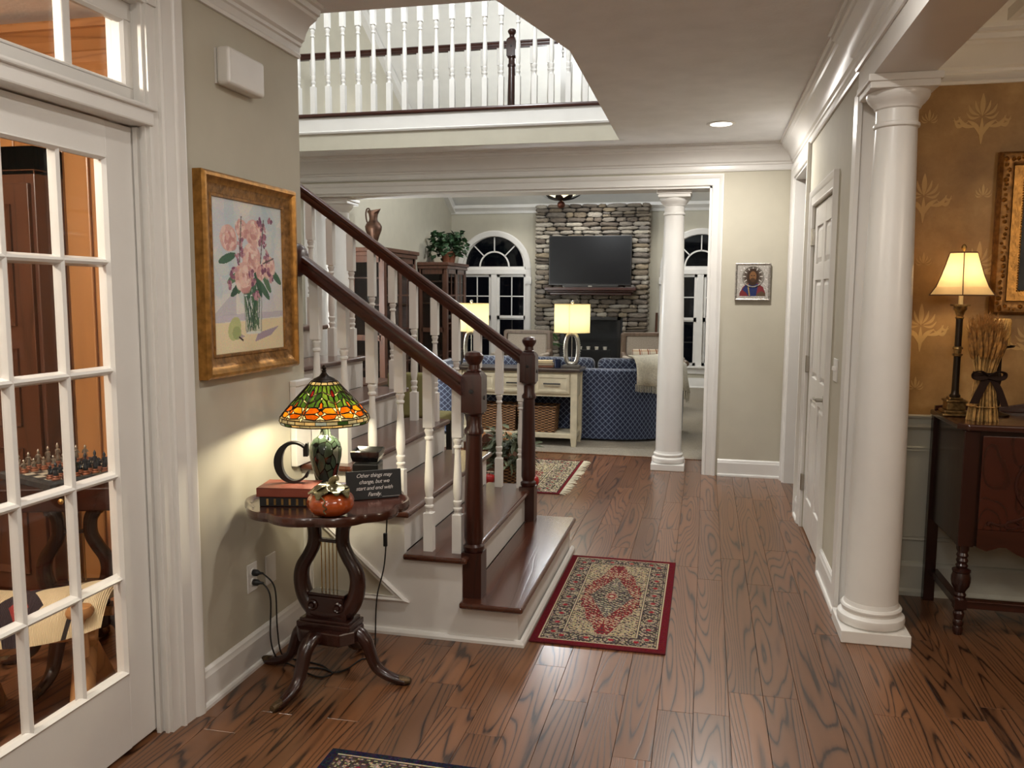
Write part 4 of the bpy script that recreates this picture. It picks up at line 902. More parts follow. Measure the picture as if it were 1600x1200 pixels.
# ---- rugs
def nz(seed):
    g = np.random.default_rng(seed).random((64, 64))
    def f(x, y):
        x = np.asarray(x)*1.0; y = np.asarray(y)*1.0; xi = np.floor(x).astype(int); yi = np.floor(y).astype(int); fx = x-xi; fy = y-yi; fx = fx*fx*(3-2*fx); fy = fy*fy*(3-2*fy)
        a = g[yi % 64, xi % 64]; b = g[yi % 64, (xi+1) % 64]; c = g[(yi+1) % 64, xi % 64]; d = g[(yi+1) % 64, (xi+1) % 64]
        return (a*(1-fx)+b*fx)*(1-fy)+(c*(1-fx)+d*fx)*fy
    return f
def rug_img(nx, ny, w, h, border, edge=.032, palette=None):
    Yg, Xg = np.mgrid[0:ny, 0:nx]; X_ = (Xg+.5)/nx*w-w/2; Y_ = (Yg+.5)/ny*h-h/2; ax, ay = abs(X_), abs(Y_); n1 = nz(1); n2 = nz(2)
    beige = np.array((164, 148, 122.)); dark = np.array((58, 49, 47.)); red = np.array((112, 28, 34.)); sage = np.array((124, 112, 98.)); pal = palette or {}
    beige = np.array(pal.get('beige', beige), float); red = np.array(pal.get('red', red), float); field = np.array(pal.get('field', red), float)
    img = np.empty((ny, nx, 3)); img[:] = beige; e = np.minimum(w/2-ax, h/2-ay)        # distance in from the edge
    orn = (np.sin(ax*220)*np.sin(ay*220)+1.5*(n1(ax*150, ay*150)-.5)*2+.9*np.sin(ax*95+np.sin(ay*120)*2)*np.sin(ay*95+np.sin(ax*120)*2))
    bw = border; band = (e > edge) & (e < edge+bw)
    img[band & (orn > .15)] = dark; img[band & (orn < -.7)] = sage*1.05
    # rosettes along the border
    s = np.where((w/2-ax) < (h/2-ay), ay, ax); q = e-edge-bw/2; ds = (s/.11 % 1-.5)*.11; rr = np.hypot(ds, q)
    img[band & (abs(rr-.036) < .004)] = dark; img[band & (rr < .03) & (orn > -.1)] = dark*1.3; img[band & (rr < .012)] = red*1.2
    for a, b, c in ((0, .006, beige*1.05), (.006, .010, dark), (.016, .020, dark), (bw-.014, bw-.009, dark), (bw-.009, bw-.003, beige*1.0), (bw-.003, bw, dark)): img[(e > edge+a) & (e < edge+b)] = c
    infield = e >= edge+bw; fw_, fh_ = w/2-edge-bw, h/2-edge-bw; u, v = ax/fw_, ay/fh_
    img[infield & (orn > .25)] = dark*1.25; img[infield & (orn < -.6)] = np.array((152, 135, 104.))
    lobes = .05*np.sin(np.arctan2(Y_, X_)*16); med = infield & (u*1.0+v*.95 < 1.12+lobes) & (u < .93)
    img[med] = field; img[med & (orn > .62)] = beige; img[med & (orn < -1.0)] = dark
    inner = infield & (u*1.35+v*1.5 < .92); img[inner] = np.array((116, 108, 98.)); img[inner & (orn > .1)] = dark; img[inner & (orn < -.8)] = beige
    cen = infield & (u*1.2+v*1.5 < .26); img[cen] = red; img[cen & (orn > 0)] = beige
    img[e <= edge] = np.array(border_col(pal), float)
    img += np.random.default_rng(3).normal(0, 9, img.shape); return img
def border_col(p): return p.get('edge', (90, 14, 24))
def rug(label, x0, x1, y0, y1, nx, ny, border, edge, pal=None, th=.009):
    w, h = x1-x0, y1-y0; t = thing('rug', label, 'rug', ((x0+x1)/2, (y0+y1)/2, 0))
    ec = mat('rug_binding', s2l(*border_col(pal or {})), .95, var=.1, vscale=60, bump=.5, bscale=300)
    obj('backing', MB().box(-w/2, w/2, -h/2, h/2, .0004, th-.0006), ec, t, bevel=.003)
    obj('pile', print_mesh('pile', nx, ny, w-.004, h-.004, rug_img(nx, ny, w, h, border, edge, pal), 'xy'), RUGM, t, loc=(0, 0, th))
    return t
rug('small red bordered oriental rug beside the bottom step', -.708, -.123, 3.41, 4.64, 180, 376, .105, .032)
rug('navy bordered oriental rug at the bottom edge of the view', -1.158, -.35, 1.20, 2.41, 130, 190, .13, .028, dict(edge=(30, 30, 46), red=(96, 32, 34), field=(64, 52, 52)))
r2 = rug('beige fringed oriental runner behind the stairs', -2.6, -1.035, 6.09, 7.38, 210, 170, .20, .02, dict(edge=(96, 22, 28), beige=(198, 184, 152), red=(120, 34, 36), field=(120, 30, 34)))
fr = MB(); R_ = random.Random(4)
for k in range(90):
    y = -.64+1.28*k/89; a = R_.uniform(-.02, .02); l = R_.uniform(.045, .075); fr.tube([(.782, y, .006), (.782+l*.5, y+a, .008), (.782+l, y+a*1.8+R_.uniform(-.01, .01), .004)], [.004, .0035, .002], 4)
obj('fringe', fr, mat('cream_fringe', s2l(205, 196, 172), .9, var=.1), r2, kind='stuff')
# ---- icon on the back wall
ic = thing('icon', 'small silver covered icon of a haloed robed figure on the back wall', 'icon', (.3625, BY, 1.615))
ICW, ICH = .275, .30
TIN = mat('embossed_silver', s2l(178, 172, 164), .35, metal=.8, var=.22, vscale=70, bump=.9, bscale=60)
obj('panel', MB().box(-ICW/2, ICW/2, -.022, 0, -ICH/2, ICH/2), TIN, ic, bevel=.003)
obj('border', frame_sweep(ICW, ICH, [(0, .02), (0, .028), (.006, .030), (.014, .026), (.016, .02)], lambda u, v, h: (u, -h, v)), TIN, ic)
ii = Img(80, 80, (168, 162, 154)); R_ = random.Random(8)
for _ in range(260): ii.ell(R_.random(), R_.random(), R_.uniform(.01, .03), R_.uniform(.006, .014), R_.choice([(120, 114, 108), (210, 206, 200), (150, 144, 138), (232, 230, 226)]), .8, R_.uniform(0, 3))
ii.ell(.5, .66, .33, .31, (104, 96, 88), .9); ii.ell(.5, .66, .28, .26, (70, 58, 50), .9)
for a in range(0, 360, 30): ii.line(.5+.24*cos(radians(a)), .66+.22*sin(radians(a)), .5+.33*cos(radians(a)), .66+.31*sin(radians(a)), .012, (206, 200, 192))
ii.poly([(.08, .06), (.92, .06), (.92, .16), (.84, .34), (.66, .46), (.34, .46), (.18, .34), (.08, .16)], (112, 40, 44)); ii.poly([(.36, .06), (.62, .06), (.68, .44), (.30, .44), (.16, .26), (.30, .16)], (32, 42, 88)); ii.line(.40, .10, .34, .42, .02, (150, 126, 74)); ii.poly([(.62, .06), (.92, .06), (.92, .14), (.80, .22), (.66, .14)], (84, 66, 48))
ii.ell(.5, .64, .19, .26, (52, 34, 22)); ii.ell(.5, .66, .115, .16, (120, 84, 52)); ii.ell(.5, .55, .085, .07, (66, 44, 28), .9); ii.line(.44, .69, .47, .69, .012, (40, 26, 18)); ii.line(.53, .69, .56, .69, .012, (40, 26, 18)); ii.line(.5, .68, .5, .62, .010, (96, 66, 42))
obj('picture', print_mesh('picture', 80, 80, ICW-.036, ICH-.036, ii.a), PRINTM, ic, loc=(0, -.024, -(ICH-.036)/2))
obj('halo_ring', MB().lathe([(.078, -.024), (.080, -.030), (.086, -.030), (.088, -.024)], 32, (0, 0, .043), axis='y', caps=False), TIN, ic, smooth=40)
# ================================================================== dining room objects
SB = thing('sideboard', 'carved mahogany sideboard with turned legs by the gold wall', 'sideboard', (1.10, 3.92, 0))
SW, SD = 1.55, .48
obj('body', MB().box(.012, SW-.012, .02, SD-.01, .41, .925), MAHOG, SB, bevel=.004)
obj('top', MB().prism([(-.015, SD+.01), (-.015, .03), (.02, -.015), (SW-.02, -.015), (SW+.015, .03), (SW+.015, SD+.01)], .925, .955), MAHOG_X, SB, bevel=.008, seg=3)
obj('back_rail', MB().prism([(0, .955), (SW, .955), (SW, .975), (SW-.3, .98), (SW-.5, 1.02), (.5, 1.02), (.3, .98), (.08, .985), (0, .975)], SD-.02, SD, 'y'), MAHOG_X, SB, bevel=.003)
lp = [(.016, 0), (.020, .012), (.022, .03), (.018, .04), (.022, .05), (.022, .06), (.017, .07), (.022, .09), (.024, .10), (.018, .11), (.022, .115), (.028, .125)]
lp2 = [(.028, .165), (.022, .172), (.026, .185), (.020, .195), (.024, .205), (.036, .225), (.040, .245), (.040, .265), (.034, .285), (.038, .290), (.038, .298), (.022, .306), (.026, .318), (.020, .326), (.025, .34), (.020, .352), (.025, .364), (.020, .376), (.026, .39), (.026, .42)]
for x in (.04, SW-.04):
    obj('leg', MB().lathe(lp, 20, (x, .035, 0)).box(x-.024, x+.024, .011, .059, .12, .168).lathe(lp2, 20, (x, .035, 0)), MAHOG, SB, smooth=35)
    obj('corner_post', MB().box(x-.032, x+.032, .0, .06, .41, .925), MAHOG, SB, bevel=.004)
    obj('leg', MB().box(x-.046 if x < .5 else x-.004, x+.004 if x < .5 else x+.046, SD-.03, SD+.015, 0, .925), MAHOG, SB, bevel=.003)
    obj('stretcher', MB().box(x-.018, x+.018, .05, SD-.01, .125, .16), MAHOG, SB, bevel=.003)
obj('stretcher', MB().box(.05, SW-.05, .018, .052, .125, .16).box(.05, SW-.05, .012, .058, .155, .163), MAHOG_X, SB, bevel=.003)
CARVE = mat('carved_mahogany', s2l(58, 28, 20), .3, var=.15, coat=.3)
for x0, x1 in ((.085, .52), (.56, .99), (1.03, SW-.085)):
    dr = obj('door', MB().box(x0, x1, .006, .022, .49, .905), wood('flame_mahogany', s2l(70, 32, 22), s2l(30, 13, 9), .2, axis=2, freq=12, sc=5, stretch=.35, rand=.05, coat=.6), SB, bevel=.003)
    cx = (x0+x1)/2; hw_ = (x1-x0)/2; cz = .715
    tb = MB()
    for s in (-1, 1):
        tb.tube(spline([(cx+s*.035, .002, .88), (cx+s*.05, .002, .86), (cx+s*.015, .002, .855), (cx, .002, .83), (cx+s*.055, .002, .78), (cx+s*.08, .002, .70), (cx+s*.055, .002, .62), (cx, .002, .575), (cx-s*.06, .002, .545), (cx-s*.10, .002, .53), (cx-s*.11, .002, .51), (cx-s*.08, .002, .505), (cx-s*.05, .002, .52), (cx-s*.07, .002, .535)], 5), .006, 6)
        tb.tube(spline([(cx+s*.10, .002, .52), (cx+s*.14, .002, .515), (cx+s*.17, .002, .525), (cx+s*.18, .002, .515)], 4), .005, 6)
    obj('carved_scroll', tb, CARVE, dr, smooth=50)
    ph = obj('pull', MB().lathe([(.034, .002), (.036, -.003), (.026, -.006), (0, -.007)], 20, (cx-.01, 0, cz), axis='y').box(cx-.045, cx+.025, -.006, .0, cz+.0, cz+.022), BRASS, dr, smooth=40)
    obj('bail', MB().tube(spline([(cx-.046, -.010, cz+.006), (cx-.045, -.020, cz-.02), (cx-.01, -.022, cz-.032), (cx+.025, -.020, cz-.02), (cx+.026, -.010, cz+.006)], 5), .0035, 6), BRASS, ph, smooth=50)
    ap = [(x0, .49), (x0, .41), (x0+.04, .395), (x0+.09, .415), (cx-.10, .415), (cx-.06, .39), (cx, .365), (cx+.06, .39), (cx+.10, .415), (x1-.09, .415), (x1-.04, .395), (x1, .41), (x1, .49)]
    obj('apron', MB().prism(ap, .004, .02, 'y'), MAHOG_X, SB)
    obj('rosette', MB().lathe([(.024, .004), (.026, -.004), (.018, -.010), (.012, -.005), (.008, -.012), (0, -.013)], 20, (cx, 0, .43), axis='y'), CARVE, SB, smooth=40)

# ---- sideboard lamp
sl_ = thing('table_lamp', 'tall bronze column lamp with glowing cream bell shade on the sideboard', 'table lamp', (1.135, 4.2, .956))
AB = mat('bronze_gold', s2l(150, 122, 78), .32, metal=.85, var=.3, vscale=50)
obj('base', MB().box(-.062, .062, -.062, .062, 0, .012).box(-.054, .054, -.054, .054, .012, .026).box(-.040, .040, -.040, .040, .026, .065).box(-.046, .046, -.046, .046, .062, .074).box(-.03, .03, -.03, .03, .074, .084), AB, sl_, bevel=.005)
obj('column', MB().lathe([(.022, .084), (.024, .092), (.017, .10), (.0155, .12), (.0145, .275)], 20).lathe([(.0145, .31), (.0145, .45)], 20), mat('dark_fluted_bronze', s2l(58, 48, 38), .35, metal=.7, var=.2), sl_, smooth=40)
obj('collar', MB().lathe([(.014, .272), (.021, .276), (.022, .284), (.016, .288), (.017, .304), (.022, .308), (.021, .316), (.014, .32)], 20), AB, sl_, smooth=40)
obj('capital', MB().lathe([(.015, .445), (.019, .45), (.015, .456), (.020, .475), (.030, .492), (.026, .494), (.028, .500), (.028, .506)], 20).box(-.034, .034, -.034, .034, .504, .512), AB, sl_, smooth=40)
obj('socket', MB().lathe([(.010, .512), (.010, .60)], 12), mat('candle_tube', s2l(200, 186, 150), .6), sl_)
SHADE = translucent('cream_lampshade', s2l(214, 186, 140), .5, .8, var=.03)
def bell(n=4):
    prof = [(.062, .745), (.066, .74), (.082, .69), (.100, .64), (.122, .59), (.150, .553)]; return prof
sd_ = obj('lamp_shade', MB().lathe(bell(), 6, caps=False, ph=.3), SHADE, sl_)
BR = mat('shade_trim', s2l(92, 60, 36), .7)
tr_ = MB()
for k in range(6):
    a = 2*pi*k/6+.3; tr_.tube([(r*cos(a)*1.003, r*sin(a)*1.003, z) for r, z in bell()], .0022, 5)
for r, z in (bell()[0], bell()[-1]): tr_.tube([((r+.0005)*cos(2*pi*k/6+.3), (r+.0005)*sin(2*pi*k/6+.3), z) for k in range(6)], .003, 5, closed=True)
obj('shade_trim', tr_, BR, sd_)
obj('bulb', MB().lathe([(0, .69), (.018, .685), (.028, .665), (.026, .64), (.012, .61), (.012, .595)], 14), emission('sideboard_bulb', (1, .8, .5), 30), sl_, smooth=50)
obj('finial', MB().lathe([(.004, .745), (.004, .756), (.010, .762), (.012, .772), (.006, .782), (0, .786)], 12), BRASS, sl_, smooth=50)
lamp('POINT', (1.135, 4.2, .956+.655), 30, (1, .78, .50), .03, name='sideboard_lamp_bulb')

# ---- wheat sheaf
wh = thing('wheat_sheaf', 'sheaf of dried wheat tied with a dark brown bow on the sideboard', 'dried wheat', (1.212, 4.06, .956))
STRAW = mat('wheat_straw', s2l(176, 136, 78), .7, var=.3, vscale=40); EAR = mat('wheat_ear', s2l(150, 104, 46), .75, var=.3, vscale=50)
R_ = random.Random(21); stm = MB(); ears = MB()
for k in range(210):
    a = R_.uniform(0, 2*pi); q = sqrt(R_.random()); r0, r1, r2_ = .068*q, .040*q, .082*q; h = .44-.05*q+R_.uniform(-.05, .02)
    b0 = Vector((r0*cos(a), r0*sin(a), .0)); b1 = Vector((r1*cos(a), r1*sin(a), .205)); b2 = Vector((r2_*cos(a+.2), r2_*sin(a+.2), h)); e0 = b1.lerp(b2, .45)
    stm.tube([b0, b1, e0], .0021, 4)
    d = (b2-e0); ears.tube([e0, e0+d*.15, e0+d*.6, e0+d*.85, b2], [.002, .007, .0085, .004, .0006], 5)
    for j in range(3): ears.tube([b2-d*.2, b2+d.normalized()*.03+Vector((R_.uniform(-.014, .014), R_.uniform(-.014, .014), .01))], .0006, 3)
obj('stalks', stm, STRAW, wh, kind='stuff'); obj('ears', ears, EAR, wh, kind='stuff')
RIB = mat('brown_ribbon', s2l(40, 24, 16), .85, var=.1, spec=.2)
obj('ribbon_band', MB().lathe([(.046, .185), (.049, .20), (.046, .215), (.043, .20)], 24), RIB, wh, smooth=50)
obj('raffia_band', MB().lathe([(.064, .062), (.066, .064), (.064, .066), (.062, .064)], 24), STRAW, wh)
def ribbon(pts, w):
    mb = MB(); P_ = spline(pts, 5); vs = []
    for i, p in enumerate(P_): vs += [(p[0]-w, p[1], p[2]), (p[0]+w, p[1], p[2]), (p[0]+w, p[1]+.002, p[2]), (p[0]-w, p[1]+.002, p[2])]
    fs = []
    for i in range(len(P_)-1):
        for q in range(4): fs.append((i*4+q, i*4+(q+1) % 4, i*4+4+(q+1) % 4, i*4+4+q))
    return mb.add(vs, fs)
obj('ribbon_tail', ribbon([(0, -.05, .20), (-.03, -.062, .14), (-.055, -.068, .08)], .018), RIB, wh); obj('ribbon_tail', ribbon([(.01, -.05, .20), (.04, -.06, .15), (.07, -.066, .07)], .015), RIB, wh)
for s in (-1, 1): obj('bow_loop', MB().tube(spline([(0, -.052, .20), (s*.03, -.066, .222), (s*.062, -.062, .216), (s*.060, -.058, .196), (s*.03, -.058, .192), (0, -.053, .20)], 4), .012, 6, flat=.25), RIB, wh, smooth=50)
# ---- candle on a stand
cs = thing('candle_stand', 'dark iron candle stand with thick ivory pillar candle behind the wheat', 'candle holder', (1.325, 4.24, .956))
obj('base', MB().lathe([(.055, 0), (.055, .006), (.03, .014), (.012, .02), (.010, .03)], 24), BRONZE, cs, smooth=40)
obj('stem', MB().lathe([(.009, .02), (.014, .06), (.009, .08), (.009, .14), (.015, .17), (.009, .20), (.009, .29), (.02, .31)], 14), BRONZE, cs, smooth=40)
obj('dish', MB().lathe([(.02, .31), (.055, .318), (.060, .326), (.056, .324), (.0, .322)], 24), BRONZE, cs, smooth=40)
cn = thing('pillar_candle', 'ivory pillar candle with softly glowing top on the iron stand', 'candle', (1.325, 4.24, .956+.3235))
obj('wax', MB().lathe([(.0, 0), (.036, 0), (.037, .01), (.037, .118), (.034, .124), (.028, .118), (0, .114)], 24), translucent('ivory_wax', s2l(238, 208, 140), .5, .5, var=.05), cn, smooth=40)
obj('wick', MB().tube([(0, 0, .112), (.001, 0, .128)], .0015, 5), BLACKM, cn)
# ---- gilt framed painting over the sideboard
gp = thing('framed_painting', 'large ornate gilt frame with dark canvas above the sideboard', 'painting', (1.855, WY, 1.80))
GW, GH = 1.06, .76; Gm = lambda u, v, h: (u, -h, v)
obj('outer_frame', frame_sweep(GW, GH, [(0, 0), (0, .03), (.012, .05), (.03, .055), (.055, .045), (.065, .03), (.065, 0)], Gm), GOLD_DK, gp, smooth=40)
obj('inner_frame', frame_sweep(GW-.13, GH-.13, [(0, 0), (0, .034), (.03, .026), (.048, .022), (.05, 0)], Gm), GOLD, gp, smooth=40)
bd = MB(); R_ = random.Random(2)
def perimeter(w, h, s):
    out = []
    for k in range(int(w/s)): out += [(-w/2+k*s, h/2), (-w/2+k*s, -h/2)]
    for k in range(int(h/s)): out += [(-w/2, -h/2+k*s), (w/2, -h/2+k*s)]
    return out
bl = MB()
for x, z in perimeter(GW-.06, GH-.06, .022):
    bl.lathe([(0, -.062-R_.uniform(0, .006)), (R_.uniform(.008, .014), -.052), (.012, -.045)], 6, (x+R_.uniform(-.008, .008), 0, z+R_.uniform(-.008, .008)), axis='y')
obj('carved_leaves', bl, GOLD, gp, smooth=60, kind='stuff')
for x, z in perimeter(GW-.225, GH-.225, .012): bd.lathe([(0, -.031), (.0035, -.029), (.0045, -.024)], 6, (x, 0, z), axis='y')
obj('bead_row', bd, BRASS, gp, smooth=60, kind='stuff')
obj('canvas', MB().box(-GW/2+.11, GW/2-.11, -.015, -.01, -GH/2+.11, GH/2-.11), mat('dark_canvas', s2l(38, 38, 36), .5, var=.5, vscale=6), gp)
# ================================================================== living room
def ramp_rand(name, cols, rough=.85, bump=.6, bscale=30):
    m = bpy.data.materials.new(name); t, ns, L = nt(m); b = ns['Principled BSDF']; oi = ns.new('ShaderNodeObjectInfo'); tc = ns.new('ShaderNodeTexCoord')
    c = ramp(ns, L, oi.outputs['Random'], [((i+.5)/len(cols), s2l(*q)) for i, q in enumerate(cols)])
    no = N(ns, 'ShaderNodeTexNoise', i_Scale=bscale/8, i_Detail=5); L.new(tc.outputs['Object'], no.inputs['Vector'])
    hs = ns.new('ShaderNodeHueSaturation'); L.new(c, hs.inputs['Color']); L.new(math_(ns, L, 'MULTIPLY_ADD', no.outputs['Fac'], .9, .55), hs.inputs['Value']); L.new(hs.outputs[0], b.inputs['Base Color'])
    b.inputs['Roughness'].default_value = rough; bp_ = ns.new('ShaderNodeBump'); bp_.inputs['Strength'].default_value = bump; bp_.inputs['Distance'].default_value = .05
    L.new(no.outputs['Fac'], bp_.inputs['Height']); L.new(bp_.outputs[0], b.inputs['Normal']); return m
STONE = ramp_rand('ledge_stone', [(96, 86, 76), (132, 122, 110), (110, 98, 82), (150, 142, 130), (84, 74, 66), (140, 126, 104), (118, 112, 106), (164, 156, 142)])
R_ = random.Random(31); stone_me = []
for q in range(8):
    bm = bmesh.new(); bmesh.ops.create_cube(bm, size=2); bmesh.ops.subdivide_edges(bm, edges=bm.edges, cuts=2, use_grid_fill=True)
    for v in bm.verts:
        p = v.co; k = (abs(p.x)**3.4+abs(p.y)**3.4+abs(p.z)**3.4)**(1/3.4); v.co = p/k*1.0; v.co += Vector((R_.uniform(-.07, .07), R_.uniform(-.2, .2), R_.uniform(-.16, .16))); 
    me = bpy.data.meshes.new('stone'); bm.to_mesh(me); bm.free(); me.materials.append(STONE); me.polygons.foreach_set('use_smooth', [True]*len(me.polygons)); me.set_sharp_from_angle(angle=radians(38)); stone_me.append(me)
fp = thing('stone_chimney', 'stacked ledge stone chimney breast with fireplace', 'fireplace', (-1.826, 13.5, 0), kind='structure')
HWF = .92
obj('mortar_core', MB().box(-HWF+.03, -.5, .03, .40, 0, 2.93).box(.52, HWF-.03, .03, .40, 0, 2.93).box(-.5, .52, .03, .40, 1.19, 2.93), mat('dark_mortar', s2l(46, 42, 38), .95), fp)
z = 0; TVR = (-.66, .62, 1.72, 2.40)
def stone(x0, x1, z0, z1, dep=.05):
    o = bpy.data.objects.new('stone', R_.choice(stone_me)); COL.objects.link(o); o.parent = fp
    o.location = ((x0+x1)/2, .02-R_.uniform(0, .02), (z0+z1)/2); o.scale = ((x1-x0)/2*1.0, dep, (z1-z0)/2*1.02); o.rotation_euler = (0, R_.uniform(-.05, .05), R_.choice((0, pi)))
while z < 2.93:
    h = R_.uniform(.055, .095); 
    if 2.95-(z+h) < .05: h = 2.95-z
    x = -HWF
    while x < HWF-.02:
        w_ = R_.uniform(.12, .33)
        if HWF-(x+w_) < .1: w_ = HWF-x
        a, b = x, x+w_; skip = (z+h < 1.19 and a > -.5 and b < .52) or (z > TVR[2] and z+h < TVR[3] and a > TVR[0] and b < TVR[1])
        if z+h < 1.22:
            if a < -.5 < b: b = -.5
            if a < .52 < b and a > -.5: a = .52
            if b-a < .05: skip = True
        if not skip:
            if R_.random() < .16 and h > .08: mz = z+h*R_.uniform(.4, .6); stone(a, b, z, mz); stone(a, b, mz, z+h)
            else: stone(a, b, z, z+h)
        x += w_
    if R_.random() < .9:
        for s in (-1, 1):
            o = bpy.data.objects.new('stone', R_.choice(stone_me)); COL.objects.link(o); o.parent = fp; o.location = (s*(HWF-.05), .17, z+h/2); o.scale = (.06, .17, h/2*.95)
    z += h
obj('firebox', MB().box(-.5, -.47, .02, .39, 0, 1.19).box(.49, .52, .02, .39, 0, 1.19).box(-.5, .52, .02, .39, 1.16, 1.19).box(-.5, .52, .36, .39, 0, 1.19).box(-.5, .52, .02, .39, 0, .02), BLACKM, fp)
obj('fire_screen', MB().box(-.47, -.42, -.01, .015, .02, 1.16).box(.44, .49, -.01, .015, .02, 1.16).box(-.47, .49, -.01, .015, 1.10, 1.16), BLACK, fp)
mt = thing('mantel_shelf', 'dark wood mantel shelf below the television', 'mantel', (-1.81, 13.48, 1.50))
obj('shelf', MB().box(-.73, .73, -.24, 0, .075, .12), CHERRY_X, mt, bevel=.006); obj('moulding', MB().box(-.69, .69, -.20, 0, .045, .075).box(-.66, .66, -.15, 0, 0, .045), CHERRY_X, mt, bevel=.01)
tv = thing('television', 'large black flat screen television on the stone chimney', 'television', (-1.835, 13.40, 1.655))
obj('cabinet', MB().box(-.665, .665, 0, .05, 0, .79), BLACK, tv, bevel=.006); obj('screen', MB().box(-.65, .65, -.003, 0, .025, .775), mat('dark_screen', (.010, .010, .011), .3, var=.02, spec=.15), tv)
obj('wall_bracket', MB().box(-.2, .2, .05, .10, .3, .5), BLACKM, tv)
sb_ = thing('soundbar', 'slim black soundbar with small lights on the mantel', 'soundbar', (-1.81, 13.32, 1.6205)); obj('bar', MB().box(-.45, .45, -.04, .04, 0, .04), BLACK, sb_, bevel=.008)
obj('logo_plate', MB().box(-.03, .03, -.042, -.04, .012, .028), NICKEL, sb_)
for k in range(4):
    c_ = thing('tealight', 'small white candle cup in the dark fireplace, %s of four' % ['leftmost', 'second', 'third', 'rightmost'][k], 'candle', (-1.98+.135*k, 13.46, .62), group='candle cups in the fireplace')
    obj('cup', MB().lathe([(.028, 0), (.034, .05), (.030, .05), (.0, .045)], 14), mat('white_cup', s2l(214, 208, 196), .4), c_, smooth=40)
gr = thing('candle_rack', 'black metal rack carrying white candle cups in the fireplace', 'rack', (-1.78, 13.46, 0)); obj('shelf', MB().box(-.30, .30, -.05, .05, .60, .6195), BLACKM, gr); 
for s in (-1, 1): obj('leg', MB().box(s*.28-.012, s*.28+.012, -.04, .04, .021, .60), BLACKM, gr)
ws = thing('walking_stick', 'dark wooden stick leaning beside the stone chimney', 'stick', (-.80, 13.72, 0)); obj('shaft', MB().tube([(0, 0, .004), (.02, .10, 1.22)], [.016, .02], 8), DARKWOOD, ws)

# ---- pendant light on a chain
pd = thing('pendant_light', 'bronze leaf bowl pendant with ball finial hanging on a chain', 'pendant light', (-1.81, 10.5, 2.58))
obj('finial', MB().lathe([(0, .0), (.03, .006), (.048, .03), (.05, .05), (.04, .075), (.02, .088), (.012, .1), (.012, .13)], 20), mat('red_bronze', s2l(96, 54, 40), .4, metal=.5, var=.1), pd, smooth=50)
for k in range(8):
    a = 2*pi*k/8; mb = MB(); P_ = leafpts(.02, 0, .24, 0, .05, 0, 6); nn_ = len(P_)//2; vsl = [(x, y, .10+1.1*x*x) for x, y in P_]
    f_ = [(i, i+1, len(P_)-2-i, len(P_)-1-i) for i in range(nn_-1)]; mb.add(vsl, f_).add([(x, y, z_-.006) for x, y, z_ in vsl], [q[::-1] for q in f_]); mb.xf(Matrix.Rotation(a, 4, 'Z')); obj('leaf', mb, BRONZE, pd, smooth=50)
obj('glass_bowl', MB().lathe([(.02, .13), (.12, .145), (.20, .18), (.225, .22), (.215, .22), (.19, .185), (.11, .152), (.02, .137)], 32), translucent('alabaster_bowl', s2l(235, 225, 205), .5, .4), pd, smooth=50)
chn = MB()
for k in range(int((4.70-2.95)/.045)):
    zc_ = .42+k*.045; pts = [(.011*cos(t)*(k % 2), .011*cos(t)*((k+1) % 2), zc_+.03*sin(t)) for t in np.linspace(0, 2*pi, 9)[:-1]]; chn.tube(pts, .003, 4, closed=True)
obj('chain', chn, BRONZE, pd); obj('rod', MB().lathe([(.008, .13), (.008, .42)], 8), BRONZE, pd); obj('canopy', MB().lathe([(.06, 2.10), (.055, 2.14), (.05, 2.20)], 16), BRONZE, pd)

# ---- sofa
def lattice():
    m = bpy.data.materials.new('blue_lattice_fabric'); t, ns, L = nt(m); b = ns['Principled BSDF']; tc = ns.new('ShaderNodeTexCoord'); sp = ns.new('ShaderNodeSeparateXYZ'); L.new(tc.outputs['Object'], sp.inputs[0])
    u = math_(ns, L, 'ADD', sp.outputs[0], sp.outputs[1]); v = sp.outputs[2]; S = 16
    def saw(x): return math_(ns, L, 'ABSOLUTE', math_(ns, L, 'SUBTRACT', math_(ns, L, 'FRACT', x), .5))
    a = math_(ns, L, 'MULTIPLY', math_(ns, L, 'ADD', u, v), S); c = math_(ns, L, 'MULTIPLY', math_(ns, L, 'SUBTRACT', u, v), S)
    fa, fc = saw(a), saw(c); ln = math_(ns, L, 'MAXIMUM', math_(ns, L, 'LESS_THAN', fa, .055), math_(ns, L, 'LESS_THAN', fc, .055))
    dot = math_(ns, L, 'MULTIPLY', math_(ns, L, 'GREATER_THAN', fa, .36), math_(ns, L, 'GREATER_THAN', fc, .36))
    m1 = N(ns, 'ShaderNodeMix', data_type='RGBA'); m1.inputs['A'].default_value = (*s2l(38, 46, 72), 1); m1.inputs['B'].default_value = (*s2l(124, 136, 158), 1); L.new(ln, m1.inputs['Factor'])
    m2 = N(ns, 'ShaderNodeMix', data_type='RGBA'); m2.inputs['B'].default_value = (*s2l(24, 30, 52), 1); L.new(dot, m2.inputs['Factor']); L.new(m1.outputs['Result'], m2.inputs['A']); L.new(m2.outputs['Result'], b.inputs['Base Color'])
    b.inputs['Roughness'].default_value = .9; b.inputs['Sheen Weight'].default_value = .3; return m
BLUE = lattice()
so = thing('sofa', 'blue lattice patterned sofa seen from behind with cream throw', 'sofa', (-1.66, 8.45, 0))
def rnd_path():
    p = [(-1.29, .95), (-1.29, .36)]; p += [(-1.29+.3*(1-cos(t)), .34-.34*sin(t)) for t in np.linspace(.15, pi/2, 6)]
    p += [(.74+.70*sin(t), .70-.70*cos(t)) for t in np.linspace(0, pi/2, 11)]; p += [(1.44, .95)]; return p
SP = rnd_path()
obj('back_shell', MB().sweep(SP, [(0, .03), (-.005, .3), (0, .66), (-.012, .70), (-.005, .735), (.02, .748), (.12, .748), (.15, .72), (.16, .66), (.16, .03)], XY), BLUE, so, smooth=40)
